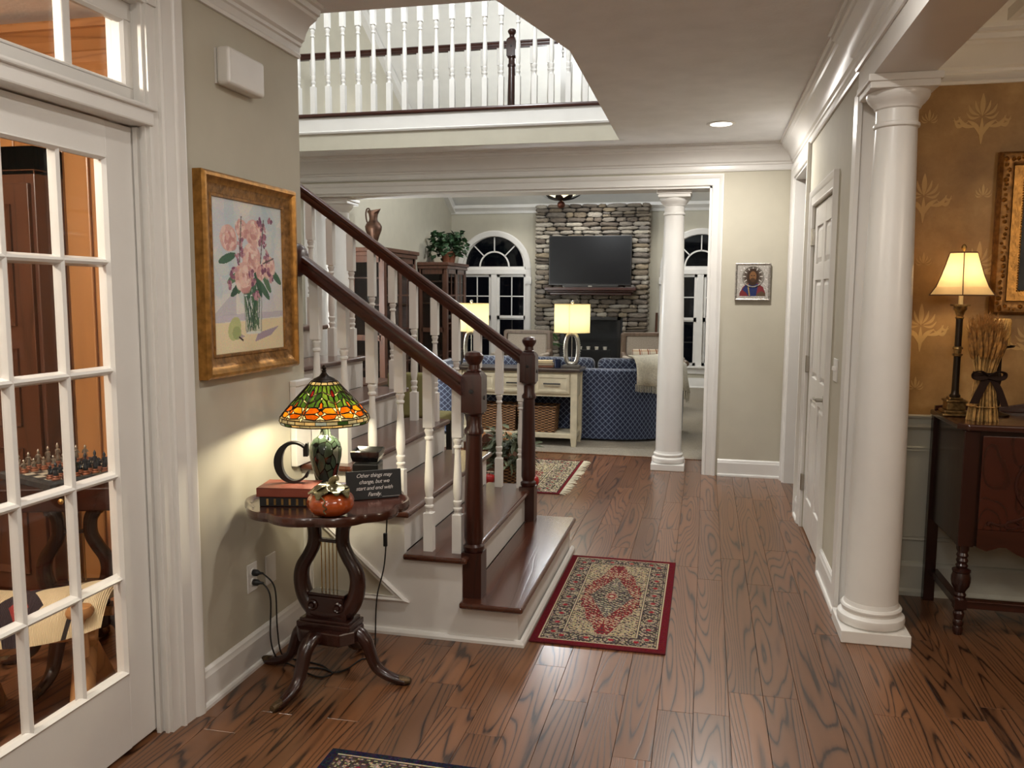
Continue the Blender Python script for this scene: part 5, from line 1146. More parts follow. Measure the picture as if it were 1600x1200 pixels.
obj('welt', MB().tube([(x, y, .685) for x, y in SP], .008, 6), BLUE, so, smooth=60)
obj('seat_deck', MB().box(-1.14, 1.12, .15, .90, .06, .30), BLUE, so, bevel=.02)
for x0, x1 in ((-1.12, -.40), (-.38, .36), (.38, 1.10)):
    obj('seat_cushion', MB().box(x0, x1, .30, .97, .30, .46), BLUE, so, bevel=.04, seg=3)
for x0, x1 in ((-.90, -.20), (-.17, .535), (.57, 1.12)):
    obj('back_cushion', MB().box(x0, x1, .19, .36, .45, .845), BLUE, so, bevel=.06, seg=4)
for x, y in ((-1.2, .2), (1.1, .25), (-1.2, .88), (1.2, .88)): obj('foot', MB().box(x-.03, x+.03, y-.03, y+.03, .005, .06), DARKWOOD, so)
# throw draped over the right end of the sofa
CREAM = mat('cream_throw_wool', s2l(208, 201, 182), .95, var=.08, vscale=60, bump=.5, bscale=250, sheen=.4)
th_ = thing('throw_blanket', 'cream fringed throw draped over the right end of the blue sofa', 'blanket', (-1.66, 8.45, 0))
seg = [(x, y) for x, y in SP if x > .80]; seg = [(.97, -.0), *[(a, b) for a, b in SP if a > .99 and b < .7], (1.28, .60)]
pth = spline([(.74+.70*sin(t), .70-.70*cos(t), 0) for t in np.linspace(.36, pi/2, 7)]+[(1.44, .80, 0)], 5)
vs = []; fs = []; m_ = len(pth); fr = MB()
for i, p in enumerate(pth):
    d = (pth[min(i+1, m_-1)]-pth[max(i-1, 0)]).normalized(); no_ = Vector((d.y, -d.x, 0)); f = i/(m_-1); drop = .60-.10*f-.08*f*f; wv = .012*sin(i*1.1)
    row = [(-.24, .872), (-.12, .868), (-.05, .85-.06*f), (.0, .800-.03*f), (.022+wv*.3, .755), (.03+wv, (.755+drop)/2), (.035+wv*1.6+.02*f, drop)]
    for o, zz in row: q = p+no_*o; vs.append((q.x, q.y, zz))
    q = p+no_*(.035+wv*1.6+.02*f)
    for k in range(3): fr.tube([(q.x+d.x*.006*(k-1)*2, q.y+d.y*.006*(k-1)*2, drop+.005), (q.x+d.x*.012*(k-1), q.y+d.y*.012*(k-1), drop-.07-.02*f)], [.004, .002], 4)
for i in range(m_-1):
    for k in range(6): fs.append((i*7+k, (i+1)*7+k, (i+1)*7+k+1, i*7+k+1))
to = obj('cloth', MB().add(vs, fs), CREAM, th_, smooth=60); sm = to.modifiers.new('thick', 'SOLIDIFY'); sm.thickness = .010; sm.offset = 1
obj('fringe', fr, CREAM, th_, kind='stuff')

# ---- console table behind the sofa
CREAMW = mat('cream_painted_wood', s2l(206, 196, 170), .45, var=.05, vscale=14); ESP = wood('espresso_top', s2l(58, 46, 40), s2l(30, 22, 18), .3, axis=0, freq=8, sc=6, rand=.05)
ct = thing('console_table', 'cream console table with dark top and three drawers behind the sofa', 'console table', (-1.83, 8.24, 0))
CW, CD = .62, .185
obj('top', MB().box(-CW-.03, CW+.03, -CD-.02, CD+.02, .745, .775), ESP, ct, bevel=.005)
for x in (-CW+.03, CW-.03):
    for y in (-CD+.03, CD-.03):
        obj('leg', MB().add([(x-.022, y-.022, .004), (x+.022, y-.022, .004), (x+.022, y+.022, .004), (x-.022, y+.022, .004), (x-.032, y-.032, .10), (x+.032, y-.032, .10), (x+.032, y+.032, .10), (x-.032, y+.032, .10), (x-.032, y-.032, .745), (x+.032, y-.032, .745), (x+.032, y+.032, .745), (x-.032, y+.032, .745)],
            [(3,2,1,0),(0,1,5,4),(1,2,6,5),(2,3,7,6),(3,0,4,7),(4,5,9,8),(5,6,10,9),(6,7,11,10),(7,4,8,11),(8,9,10,11)]), CREAMW, ct)
    sx = 1 if x > 0 else -1
    for a, b in ((.16, .5), (.5, .16)): obj('cross_brace', MB().tube([(x+sx*.0, -CD+.05, a), (x+sx*.0, CD-.05, b)], .009, 6), DARKWOOD if sx < 0 else CREAMW, ct)
obj('apron', MB().box(-CW+.01, CW-.01, -CD+.012, CD-.012, .50, .745), CREAMW, ct)
obj('lower_shelf', MB().box(-CW+.01, CW-.01, -CD+.005, CD-.005, .085, .13), CREAMW, ct, bevel=.004)
for k in range(3):
    cx = -.375+.375*k; d_ = obj('drawer', MB().box(cx-.17, cx+.17, -CD-.004, -CD+.012, .53, .72), CREAMW, ct, bevel=.003)
    obj('drawer_frame', MB().sweep([(cx-.155, .545), (cx+.155, .545), (cx+.155, .705), (cx-.155, .705)], [(0, 0), (0, .005), (.018, .005), (.022, 0)], lambda u, v, h: (u, -CD-.004-h, v), True), CREAMW, d_)
    obj('handle', MB().tube([(cx-.085, -CD-.03, .63), (cx+.085, -CD-.03, .63)], .007, 8).box(cx-.078, cx-.068, -CD-.03, -CD-.004, .625, .635).box(cx+.068, cx+.078, -CD-.03, -CD-.004, .625, .635), BLACK, d_)
def wicker():
    m = bpy.data.materials.new('wicker_weave'); t, ns, L = nt(m); b = ns['Principled BSDF']; tc = ns.new('ShaderNodeTexCoord'); mp = ns.new('ShaderNodeMapping'); mp.inputs['Scale'].default_value = (28, 28, 75); L.new(tc.outputs['Object'], mp.inputs[0])
    sp = ns.new('ShaderNodeSeparateXYZ'); L.new(mp.outputs[0], sp.inputs[0]); u = math_(ns, L, 'ADD', sp.outputs[0], sp.outputs[1])
    w1 = math_(ns, L, 'MULTIPLY', math_(ns, L, 'SINE', math_(ns, L, 'MULTIPLY', u, 3.14)), math_(ns, L, 'SINE', math_(ns, L, 'MULTIPLY', sp.outputs[2], 3.14)))
    c = ramp(ns, L, math_(ns, L, 'MULTIPLY_ADD', w1, .5, .5), [(.2, s2l(62, 38, 22)), (.5, s2l(124, 84, 50)), (.85, s2l(164, 122, 80))]); L.new(c, b.inputs['Base Color']); b.inputs['Roughness'].default_value = .8
    bp_ = ns.new('ShaderNodeBump'); bp_.inputs['Strength'].default_value = .9; bp_.inputs['Distance'].default_value = .01; L.new(w1, bp_.inputs['Height']); L.new(bp_.outputs[0], b.inputs['Normal']); return m
WICK = wicker()
def basket(label, loc, w, d, h):
    t = thing('wicker_basket', label, 'basket', loc, group='baskets under the console')
    obj('body', MB().sweep([(-w/2, -d/2), (w/2, -d/2), (w/2, d/2), (-w/2, d/2)], [(.015, 0), (0, h), (.012, h), (.027, .01)], XY, True).box(-w/2+.01, w/2-.01, -d/2+.01, d/2-.01, 0, .012), WICK, t)
    rim = [(-w/2, -d/2, h), (w/2, -d/2, h), (w/2, d/2, h), (-w/2, d/2, h)]
    obj('rim', MB().tube([rim[0], rim[1]], .009, 6).tube([rim[1], rim[2]], .009, 6).tube([rim[2], rim[3]], .009, 6).tube([rim[3], rim[0]], .009, 6), WICK, t)
    obj('lining', MB().box(-w/2+.03, w/2-.03, -d/2+.03, d/2-.03, h-.05, h-.01), mat('basket_cloth', s2l(120, 98, 80), .9, var=.2), t, bevel=.01)
    return t
basket('brown wicker basket on the console shelf, left one', (-2.02, 8.235, .131), .37, .26, .255); basket('brown wicker basket on the console shelf, right one', (-1.625, 8.235, .131), .39, .26, .255)
CHROME = mat('ribbed_silver', s2l(190, 188, 182), .22, metal=.9, var=.1)
DRUM = translucent('linen_drum_shade', s2l(240, 226, 184), .6, .8, var=.04, vscale=200)
def drum_lamp(label, x, y):
    t = thing('table_lamp', label, 'table lamp', (x, y, .7755), group='pair of silver loop lamps')
    obj('foot', MB().box(-.085, .085, -.06, .06, 0, .026), mat('grey_stone_foot', s2l(96, 90, 84), .4), t, bevel=.004)
    lp_ = [(.062*sin(a)*(1.0), 0, .185-.155*cos(a)) for a in np.linspace(0, 2*pi, 41)[:-1]]
    lp_ = [(math.copysign(.064*min(1, abs(sin(a))**.6), sin(a)), 0, .185-.150*cos(a)) for a in np.linspace(0, 2*pi, 41)[:-1]]
    obj('loop', MB().tube(lp_, .023, 8, closed=True), CHROME, t, smooth=50)
    beads = MB()
    for p in lp_[::1]: beads.lathe([(.0, -.005), (.006, -.002), (.006, .002), (0, .005)], 6, (p[0]*1.36, -.0, p[2]))
    obj('beading', beads, CHROME, t, smooth=50, kind='stuff')
    obj('centre_rod', MB().lathe([(.005, .03), (.005, .34)], 8), CHROME, t); obj('neck', MB().lathe([(.022, .335), (.024, .345), (.014, .355), (.012, .385)], 16), CHROME, t, smooth=40)
    sh_ = obj('lamp_shade', MB().lathe([(.178, .352), (.178, .632)], 40, caps=False), DRUM, t, smooth=60)
    obj('shade_seam', MB().tube([(0, -.179, .352), (0, -.179, .632)], .0022, 5).tube([(.1785*cos(a), .1785*sin(a), .352) for a in np.linspace(0, 2*pi, 41)[:-1]], .0025, 4, closed=True).tube([(.1785*cos(a), .1785*sin(a), .632) for a in np.linspace(0, 2*pi, 41)[:-1]], .0025, 4, closed=True), DRUM, sh_)
    obj('bulb', MB().lathe([(0, .53), (.022, .52), (.03, .49), (.024, .46), (.012, .43), (.012, .385)], 14), emission('white_bulb', (1, .88, .6), 16), t, smooth=50)
    obj('finial', MB().lathe([(.004, .53), (.004, .636), (.014, .642), (.018, .655), (.012, .668), (0, .672)], 14), CHROME, t, smooth=50)
    lamp('POINT', (x, y, .7755+.5), 6.5, (1, .90, .68), .035, name='console_lamp_bulb'); return t
drum_lamp('silver loop lamp with cream drum shade at the right end of the console', -1.30, 8.27); drum_lamp('silver loop lamp with cream drum shade half hidden by the stair rail', -2.345, 8.27)
cz = .776
for k, (c_, h, lb) in enumerate((((112, 70, 50), .02, 'brown book at the bottom of the console stack'), ((150, 134, 112), .022, 'tan book in the middle of the console stack'), ((196, 176, 140), .024, 'cream book on top of the console stack'))):
    book(lb, (-1.575, 8.25, cz), radians(4*k), .20-.015*k, .14, h, mat('cloth_cover_%d' % k, s2l(*c_), .7)); cz += h+.0006
gc = thing('glass_cup', 'dark blue glass candle cup on the console', 'cup', (-1.43, 8.19, .7755)); obj('glass', MB().lathe([(0, 0), (.03, 0), (.034, .01), (.036, .085), (.033, .085), (.031, .012), (0, .008)], 20), mat('blue_glass', s2l(28, 36, 60), .12, var=.05), gc, smooth=40)

# ---- armchairs by the fireplace
LIN = mat('grey_linen', s2l(176, 164, 150), .9, var=.05, vscale=60, bump=.3, bscale=300); DRIFT = wood('driftwood_frame', s2l(120, 100, 84), s2l(78, 62, 50), .5, axis=2, freq=7, sc=6, rand=.05)
def armchair(label, loc, rot):
    t = thing('armchair', label, 'armchair', loc, rot, group='linen armchairs by the fireplace')
    bk_ = obj('backrest', MB().box(-.30, .30, .30, .40, .42, .97), LIN, t, bevel=.03, seg=3)
    obj('back_frame', MB().prism([(-.35, .40), (-.35, .97), (-.33, 1.0), (.33, 1.0), (.35, .97), (.35, .40), (.30, .40), (.30, .95), (-.30, .95), (-.30, .40)], .29, .42, 'y'), DRIFT, t, bevel=.008)
    obj('seat', MB().box(-.32, .32, -.30, .32, .30, .46), LIN, t, bevel=.04, seg=3)
    for s in (-1, 1):
        obj('arm', MB().tube(spline([(s*.33, .33, .72), (s*.35, .10, .66), (s*.37, -.15, .64), (s*.38, -.25, .62)], 5), [.035]*16, 8), DRIFT, t, smooth=50)
        obj('arm_pad', MB().box(s*.355-.03, s*.355+.03, -.16, .16, .655, .70), LIN, t, bevel=.02, seg=3)
        obj('arm_post', MB().tube([(s*.37, -.22, .62), (s*.34, -.20, .30)], .022, 8), DRIFT, t)
        for y in (-.27, .33): obj('leg', MB().tube([(s*.31, y, .31), (s*.32, y*1.05, .006)], [.026, .018], 8), DRIFT, t)
    return t
armchair('linen armchair right of the fireplace with plaid pillow', (-.66, 11.1, 0), radians(18)); armchair('linen armchair left of the fireplace behind the handrail', (-2.5, 11.3, 0), radians(-6))
def plaid():
    m = bpy.data.materials.new('plaid_cloth'); t, ns, L = nt(m); b = ns['Principled BSDF']; tc = ns.new('ShaderNodeTexCoord'); sp = ns.new('ShaderNodeSeparateXYZ'); L.new(tc.outputs['Object'], sp.inputs[0])
    f = lambda s: math_(ns, L, 'FRACT', math_(ns, L, 'MULTIPLY', s, 9)); c1 = ramp(ns, L, f(sp.outputs[0]), [(0, s2l(214, 200, 178)), (.45, s2l(150, 96, 70)), (.6, s2l(220, 208, 188)), (.7, s2l(120, 70, 56)), (.76, s2l(214, 200, 178))], 'CONSTANT'); c2 = ramp(ns, L, f(sp.outputs[2]), [(0, (1, 1, 1)), (.7, (.75, .6, .5)), (.85, (1, 1, 1))], 'CONSTANT')
    mx = N(ns, 'ShaderNodeMix', data_type='RGBA', blend_type='MULTIPLY'); mx.inputs['Factor'].default_value = 1; L.new(c1, mx.inputs['A']); L.new(c2, mx.inputs['B']); L.new(mx.outputs['Result'], b.inputs['Base Color']); b.inputs['Roughness'].default_value = .95; return m
pl_ = thing('pillow', 'rust and cream plaid lumbar pillow on the right armchair', 'pillow', (-.69, 11.17, .462), radians(18))
pm_ = MB(); vs = []; fs = []; nu, nv = 16, 10
for j in range(nv+1):
    for i in range(nu+1):
        u, v = i/nu*2-1, j/nv*2-1; th = .065*max(0, (1-u**4)*(1-v**4))**.5; vs.append((u*.26, -th, .17+v*.16)); 
k0 = len(vs)
for j in range(nv+1):
    for i in range(nu+1): x, y, zz = vs[j*(nu+1)+i]; vs.append((x, -y, zz))
for s in (0, k0):
    for j in range(nv):
        for i in range(nu): a = s+j*(nu+1)+i; q = (a, a+1, a+nu+2, a+nu+1); fs.append(q if s == 0 else q[::-1])
obj('cushion', pm_.add(vs, fs), plaid(), pl_, smooth=80)

# ---- plants
LEAF = mat('dark_leaf', s2l(46, 74, 44), .45, var=.35, vscale=8); TERRA = mat('terracotta', s2l(150, 92, 66), .8, var=.1)
def leaf_cloud(n, rad, seed, size, droop=.3, ivy=False):
    r = random.Random(seed); mb = MB()
    for _ in range(n):
        a = r.uniform(0, 2*pi); q = r.random()**.5; ph = r.uniform(-.25, 1)*pi/2; p = Vector((rad[0]*q*cos(a)*cos(ph*.6), rad[1]*q*sin(a)*cos(ph*.6), rad[2]*(sin(ph)*.9*q**.5)))
        s = size*r.uniform(.6, 1.3); M_ = Matrix.Translation(p) @ Matrix.Rotation(a+r.uniform(-.8, .8), 4, 'Z') @ Matrix.Rotation(r.uniform(-.4, 1.2), 4, 'Y') @ Matrix.Rotation(r.uniform(-.8, .8), 4, 'X')
        if ivy: L_ = [(0, 0, 0), (.25, .35, .04), (.1, .55, .0), (.55, .38, .08), (1.0, 0, -.05), (.55, -.38, .08), (.1, -.55, 0), (.25, -.35, .04)]
        else: L_ = [(0, 0, 0), (.3, .16, .05), (.7, .14, .02), (1, 0, -.1), (.7, -.14, .02), (.3, -.16, .05)]
        b = len(mb.v); mb.add([M_ @ (Vector(v)*s) for v in L_], [tuple(range(len(L_)))])
    return mb
iv = thing('potted_ivy', 'bushy dark ivy in a clay pot on the farther cabinet', 'potted plant', (-3.95, 12.62, 1.985))
obj('pot', MB().lathe([(0, 0), (.09, 0), (.12, .15), (.13, .15), (.13, .18), (.11, .18), (.10, .14), (0, .13)], 20), TERRA, iv, smooth=40)
obj('foliage', leaf_cloud(420, (.29, .34, .30), 6, .085, ivy=True).xf(Matrix.Translation((0, 0, .20))), LEAF, iv, kind='stuff')
pp = thing('potted_plant', 'small spiky green plant beside the stone chimney', 'potted plant', (-2.45, 12.7, 0))
obj('pot', MB().lathe([(0, .004), (.11, .004), (.15, .55), (.16, .60), (.14, .60), (.12, .56), (0, .55)], 20), mat('grey_planter', s2l(90, 88, 84), .7), pp, smooth=40)
sp_ = MB(); R_ = random.Random(9)
for k in range(34):
    a = R_.uniform(0, 6.28); l = R_.uniform(.12, .26); h = R_.uniform(.18, .36); P_ = spline([(0, 0, .55), (l*.4*cos(a), l*.4*sin(a), .55+h*.8), (l*cos(a), l*sin(a), .55+h), (l*1.4*cos(a), l*1.4*sin(a), .55+h*.75)], 3); sp_.tube(P_, [.006+.012*sin(pi*i/(len(P_)-1)) for i in range(len(P_))], 4, flat=.3)
obj('foliage', sp_, mat('bright_leaf', s2l(60, 92, 50), .5, var=.3), pp, kind='stuff')

# ---- glazed cabinets
CABW = wood('walnut_cabinet', s2l(92, 56, 40), s2l(48, 28, 20), .4, axis=2, freq=8, sc=5, rand=.08)
CGL = glass('cabinet_glass', (.8, .8, .8), .05)
def cabinet(label, loc, D, L_, Hc):
    """front faces +X, length along Y"""
    t = thing('display_cabinet', label, 'cabinet', loc)
    obj('back_panel', MB().box(0, .02, 0, L_, 0, Hc-.08), CABW, t)
    obj('base', MB().box(0, D, 0, L_, .004, .12), CABW, t); obj('cornice', MB().box(0, D+.04, -.04, L_+.04, Hc-.05, Hc).box(0, D+.02, -.02, L_+.02, Hc-.10, Hc-.05), CABW, t, bevel=.008)
    for y in (0, L_-.05): obj('corner_post', MB().box(D-.05, D, y, y+.05, .12, Hc-.10), CABW, t); obj('corner_post', MB().box(0, .05, y, y+.05, .12, Hc-.10), CABW, t)
    for z_ in (.55, .95, 1.35, 1.68): obj('shelf', MB().box(.02, D-.05, .02, L_-.02, z_, z_+.02), CABW, t)
    sd2 = obj('side_panel', MB().box(.05, D-.05, .005, .03, .12, .20).box(.05, D-.05, .005, .03, Hc-.18, Hc-.10).box(.05, D-.05, .005, .03, .92, .99).box(.045, .07, .005, .03, .12, Hc-.10).box(D-.07, D-.045, .005, .03, .12, Hc-.10), CABW, t)
    for a, b in ((.20, .92), (.99, Hc-.18)): obj('pane', MB().box(.05, D-.05, .015, .019, a, b), CGL, sd2)
    obj('side_panel', MB().box(.05, D-.05, L_-.03, L_-.005, .12, Hc-.10), CABW, t)
    nd = 2; wd = (L_-.10)/nd
    for k in range(nd):
        y0 = .05+k*wd; y1 = y0+wd; dr = obj('door', MB().box(D-.03, D-.004, y0, y0+.05, .12, Hc-.10).box(D-.03, D-.004, y1-.05, y1, .12, Hc-.10).box(D-.03, D-.004, y0, y1, .12, .19).box(D-.03, D-.004, y0, y1, Hc-.17, Hc-.10), CABW, t)
        obj('glazing_bar', MB().box(D-.026, D-.008, (y0+y1)/2-.01, (y0+y1)/2+.01, .19, Hc-.17), CABW, dr)
        for z_ in (.62, 1.05, 1.48): obj('glazing_bar', MB().box(D-.026, D-.008, y0+.05, y1-.05, z_-.01, z_+.01), CABW, dr)
        obj('pane', MB().box(D-.018, D-.014, y0+.05, y1-.05, .19, Hc-.17), CGL, dr); obj('knob', MB().lathe([(.008, 0), (.008, .015), (.014, .022), (0, .03)], 10, (D-.004, y1-.025 if k == 0 else y0+.025, 1.0), axis='x'), BRASS, dr)
    return t
cabinet('walnut glass cabinet carrying the bronze pitcher', (LVX+.005, 9.62, .004), .46, 1.15, 2.06); cabinet('walnut glass cabinet carrying the ivy plant', (LVX+.005, 12.15, .004), .46, 1.05, 1.98)
DISH = mat('white_porcelain', s2l(200, 200, 196), .2, var=.03)
for i, (cy_, cz_, lb) in enumerate(((9.9, 1.375, 'white plate standing on the upper shelf of the pitcher cabinet'), (10.2, .975, 'white plate standing on the middle shelf of the pitcher cabinet'), (12.4, 1.375, 'white plate standing on a shelf of the ivy cabinet'))):
    d_ = thing('plate', lb, 'plate', (-4.15, cy_, cz_), group='plates in the cabinets'); obj('dish', MB().lathe([(0, .010), (.07, .010), (.11, .024), (.112, .028), (.07, .016), (0, .016)], 24, (0, 0, .112), axis='x'), DISH, d_, smooth=40)
pt_ = thing('pitcher', 'tall bronze pitcher with curled handle on the nearer cabinet', 'pitcher', (-4.03, 9.78, 2.064), radians(-30))
BRZ = mat('aged_copper', s2l(84, 58, 44), .45, metal=.6, var=.25, vscale=14)
obj('body', MB().lathe([(0, 0), (.055, 0), (.05, .02), (.045, .06), (.07, .14), (.10, .22), (.105, .26), (.085, .30), (.055, .33), (.05, .36), (.06, .42), (.075, .455), (.07, .452), (.05, .40), (0, .38)], 24), BRZ, pt_, smooth=50)
obj('spout', MB().add([(.02, -.05, .40), (.02, .05, .40), (.15, 0, .47), (.05, -.055, .455), (.05, .055, .455)], [(0, 1, 2), (0, 2, 3), (1, 4, 2), (3, 2, 4), (0, 3, 4, 1)]), BRZ, pt_)
obj('handle', MB().tube(spline([(-.085, 0, .27), (-.13, 0, .33), (-.15, 0, .42), (-.13, 0, .48), (-.085, 0, .485), (-.075, 0, .45), (-.10, 0, .435), (-.11, 0, .455)], 5), .009, 6), BRZ, pt_, smooth=50)
# ---- things behind the stairs
oc = thing('dining_chair', 'olive upholstered chair seen through the stair balusters', 'chair', (-2.30, 6.55, .0105), radians(0)); OLV = mat('olive_fabric', s2l(112, 104, 62), .9, var=.08)
obj('backrest', MB().box(-.20, .20, -.24, -.17, .50, .86), OLV, oc, bevel=.02, seg=3); obj('seat', MB().box(-.22, .22, -.22, .22, .42, .50), OLV, oc, bevel=.02, seg=3)
for x in (-.19, .19):
    for y in (-.20, .19): obj('leg', MB().box(x-.02, x+.02, y-.02, y+.02, .002, .43), BLACK, oc)
dk = thing('writing_desk', 'dark writing desk half hidden behind the upper steps', 'desk', (-3.06, 6.62, 0))
obj('top', MB().box(-.42, .42, -.28, .28, .73, .76), DARKWOOD, dk, bevel=.004); obj('drawer', MB().box(-.38, .38, -.26, .26, .62, .73), BLACK, dk)
for x in (-.38, .38):
    for y in (-.24, .24): obj('leg', MB().box(x-.025, x+.025, y-.025, y+.025, .002, .63), DARKWOOD, dk)
mg = thing('mug', 'red mug on the dark writing desk', 'mug', (-2.84, 6.46, .7605)); obj('cup', MB().lathe([(0, 0), (.036, 0), (.04, .09), (.036, .09), (.033, .01), (0, .008)], 18), mat('red_glaze', s2l(140, 30, 26), .25), mg, smooth=40); obj('handle', MB().tube(spline([(.036, 0, .07), (.06, 0, .065), (.06, 0, .03), (.037, 0, .02)], 4), .005, 6), mat('red_glaze_handle', s2l(140, 30, 26), .25), mg, smooth=40)
fb = thing('floral_basket', 'basket of dark greenery on the runner behind the stairs', 'flower arrangement', (-1.50, 6.42, .0105))
obj('pot', MB().lathe([(0, 0), (.11, 0), (.14, .16), (.125, .16), (.10, .02), (0, .015)], 20), WICK, fb); obj('foliage', leaf_cloud(300, (.17, .18, .24), 3, .10).xf(Matrix.Translation((0, 0, .20))), mat('sage_leaf', s2l(84, 90, 66), .6, var=.4, vscale=9), fb, kind='stuff')
ap_m = mat('red_apple', s2l(150, 26, 24), .3, var=.15)
for (x, y, lb) in ((-1.27, 6.24, 'red ornament apple at the right foot of the greenery basket'), (-1.62, 6.22, 'red ornament apple left of the greenery basket')):
    a_ = thing('ornament_apple', lb, 'ornament', (x, y, .0105)); obj('fruit', MB().lathe([(.008, .008), (.02, 0), (.04, .02), (.048, .05), (.04, .08), (.02, .09), (0, .078)], 18), ap_m, a_, smooth=60); obj('stem', MB().tube([(0, 0, .078), (.004, 0, .10)], .003, 5), DARKWOOD, a_)
fwk = thing('log_basket', 'low wooden crate of logs behind the lower steps', 'log crate', (-1.78, 6.90, .0105)); obj('crate', MB().box(-.20, -.18, -.16, .16, 0, .24).box(.18, .20, -.16, .16, 0, .24).box(-.18, .18, -.16, -.14, 0, .24).box(-.18, .18, .14, .16, 0, .24).box(-.18, .18, -.14, .14, 0, .02), DARKWOOD, fwk)
for k, (x, z_) in enumerate(((-.11, .07), (0, .075), (.11, .07), (-.06, .165), (.06, .17), (-.12, .245), (.0, .262), (.12, .25))): obj('log', MB().lathe([(.05, -.13), (.052, 0), (.048, .13)], 9, (x, 0, z_), axis='y'), PINE_X if k % 2 else CABW, fwk)

# ---- assumed floor lamp, added unseen left of the opening to light lintel and ceiling
fl = thing('assumed_floor_lamp', 'assumed clear globe floor lamp, out of view beside the left end of the living room opening', 'floor lamp', (-4.08, 7.66, .004))
obj('base', MB().lathe([(0, 0), (.13, 0), (.13, .015), (.03, .03), (.014, .05)], 28), BRONZE, fl, smooth=40); obj('pole', MB().lathe([(.012, .04), (.012, 1.28)], 12), BRONZE, fl)
obj('globe', MB().lathe([(.03, 1.28), (.09, 1.31), (.125, 1.38), (.125, 1.43), (.09, 1.50), (.05, 1.52)], 28, caps=False), glass('clear_globe', (.95, .95, .95), .05), fl, smooth=60)
obj('bulb', MB().lathe([(0, 1.36), (.03, 1.37), (.045, 1.40), (.045, 1.42), (.03, 1.45), (0, 1.465)], 16), emission('cool_bulb', (.95, .98, 1), 20), fl, smooth=60)
lamp('POINT', (-4.08, 7.66, 1.42), 280, COOL, .06, name='assumed_floor_lamp_bulb')  # cool light of the assumed floor lamp
# ================================================================== study behind the glazed door
wst = bpy.data.objects['wall_study']
x = -2.72; bmesh_b = MB().box(.002, .128, -.018, 0, 0, 2.52); b0 = None
while x < -1.95:
    if b0 is None: b0 = obj('panel_board', bmesh_b, PINE, wst, loc=(x, 3.32, 0), bevel=.006)
    else: inst(b0, 'panel_board', wst, (x, 3.32, 0))
    x += .13
for x in (-3.9, -3.77, -3.64, -3.51, -3.38, -3.25, -3.12, -2.99, -2.86): inst(b0, 'panel_board', wst, (x, 3.32, 0))
obj('pine_crown', MB().sweep([(-1.89, 3.32), (-5, 3.32)], [(0, 2.48), (.02, 2.48), (.03, 2.50), (.022, 2.515), (.022, 2.56), (.03, 2.565), (.05, 2.60), (.085, 2.635), (.10, 2.64), (.10, 2.665), (.0, 2.665)], XY), PINE_X, wst)
obj('pine_post', MB().box(-2.50, -2.40, 3.27, 3.32, 0, 2.48), PINE, wst, bevel=.006)
ar = thing('armoire', 'tall dark wood armoire inside the study', 'armoire', (-3.48, 3.215, 0)); AH = 2.03
obj('body', MB().box(-.62, .62, -.085, .082, .06, AH), DARKWOOD, ar, bevel=.004); obj('cornice', MB().sweep([(.62, .082), (.62, -.085), (-.62, -.085), (-.62, .082)], [(0, AH-.02), (0, AH+.10), (-.07, AH+.10), (-.065, AH+.07), (-.03, AH+.03), (-.015, AH-.02)], XY).box(-.62, .62, -.085, .082, AH, AH+.10), DARKWOOD, ar)
obj('plinth', MB().box(-.64, .64, -.10, .082, 0.002, .10), DARKWOOD, ar, bevel=.005)
for s in (0, 1):
    x0, x1 = (-.60, -.005) if s == 0 else (.005, .60)
    d_ = obj('door', MB().box(x0, x1, -.105, -.085, .14, AH-.06), DARKWOOD, ar, bevel=.003)
    for a, b in ((.22, .80), (.90, 1.25), (1.35, AH-.15)): obj('door_panel', MB().sweep([(x0+.09, a), (x1-.09, a), (x1-.09, b), (x0+.09, b)], [(0, 0), (.0, .012), (.015, .006), (.03, .0)], lambda u, v, h: (u, -.105-h, v), True), DARKWOOD, d_)
    obj('knob', MB().lathe([(.006, 0), (.006, -.02), (.013, -.03), (0, -.036)], 10, (x1-.04 if s == 0 else x0+.04, -.105, 1.05), axis='y'), BRASS, d_)
gtx, gty = -2.43, 2.77
gt = lyre_table('dark lyre legged games table in the study', (gtx, gty, 0), radians(20), top=False)
obj('table_top', MB().box(-.24, .24, -.22, .22, .685, .775), MAHOG, gt, bevel=.006); obj('drawer_knob', MB().lathe([(.006, 0), (.006, -.015), (.011, -.022), (0, -.028)], 10, (0.05, -.22, .73), axis='y'), BRASS, gt)
cbd = thing('chess_board', 'chess board with dark carved rim on the study games table', 'chess board', (gtx, gty, .7755), radians(-20))
obj('rim', MB().sweep([(-.185, -.185), (.185, -.185), (.185, .185), (-.185, .185)], [(0, 0), (0, .02), (.006, .028), (.02, .03), (.03, .024), (.03, 0)], XY, True), mat('slate_rim', s2l(52, 56, 58), .4, var=.3, vscale=40), cbd)
sq = MB().box(-.0185, .0185, -.0185, .0185, .018, .024); SQW, SQB = mat('ivory_square', s2l(196, 190, 172), .3), mat('slate_square', s2l(44, 50, 52), .3)
obj('board_core', MB().box(-.156, .156, -.156, .156, 0, .018), SQB, cbd); ow = obj('square', MB().box(-.0185, .0185, -.0185, .0185, .018, .024), SQW, cbd, loc=(-.13375, -.13375, 0)); obk = obj('square', sq, SQB, cbd, loc=(-.0956, -.13375, 0))
for i in range(8):
    for j in range(8):
        if (i, j) in ((0, 0), (1, 0)): continue
        inst(ow if (i+j) % 2 == 0 else obk, 'square', cbd, (-.13375+.0382*i, -.13375+.0382*j, 0))
PEWT = mat('pewter_figure', s2l(168, 160, 148), .3, metal=.8, var=.2, vscale=60); DKP = mat('dark_pewter_figure', s2l(60, 66, 74), .3, metal=.7, var=.3, vscale=60); COPPER = mat('copper_base', s2l(160, 104, 80), .35, metal=.7, var=.2)
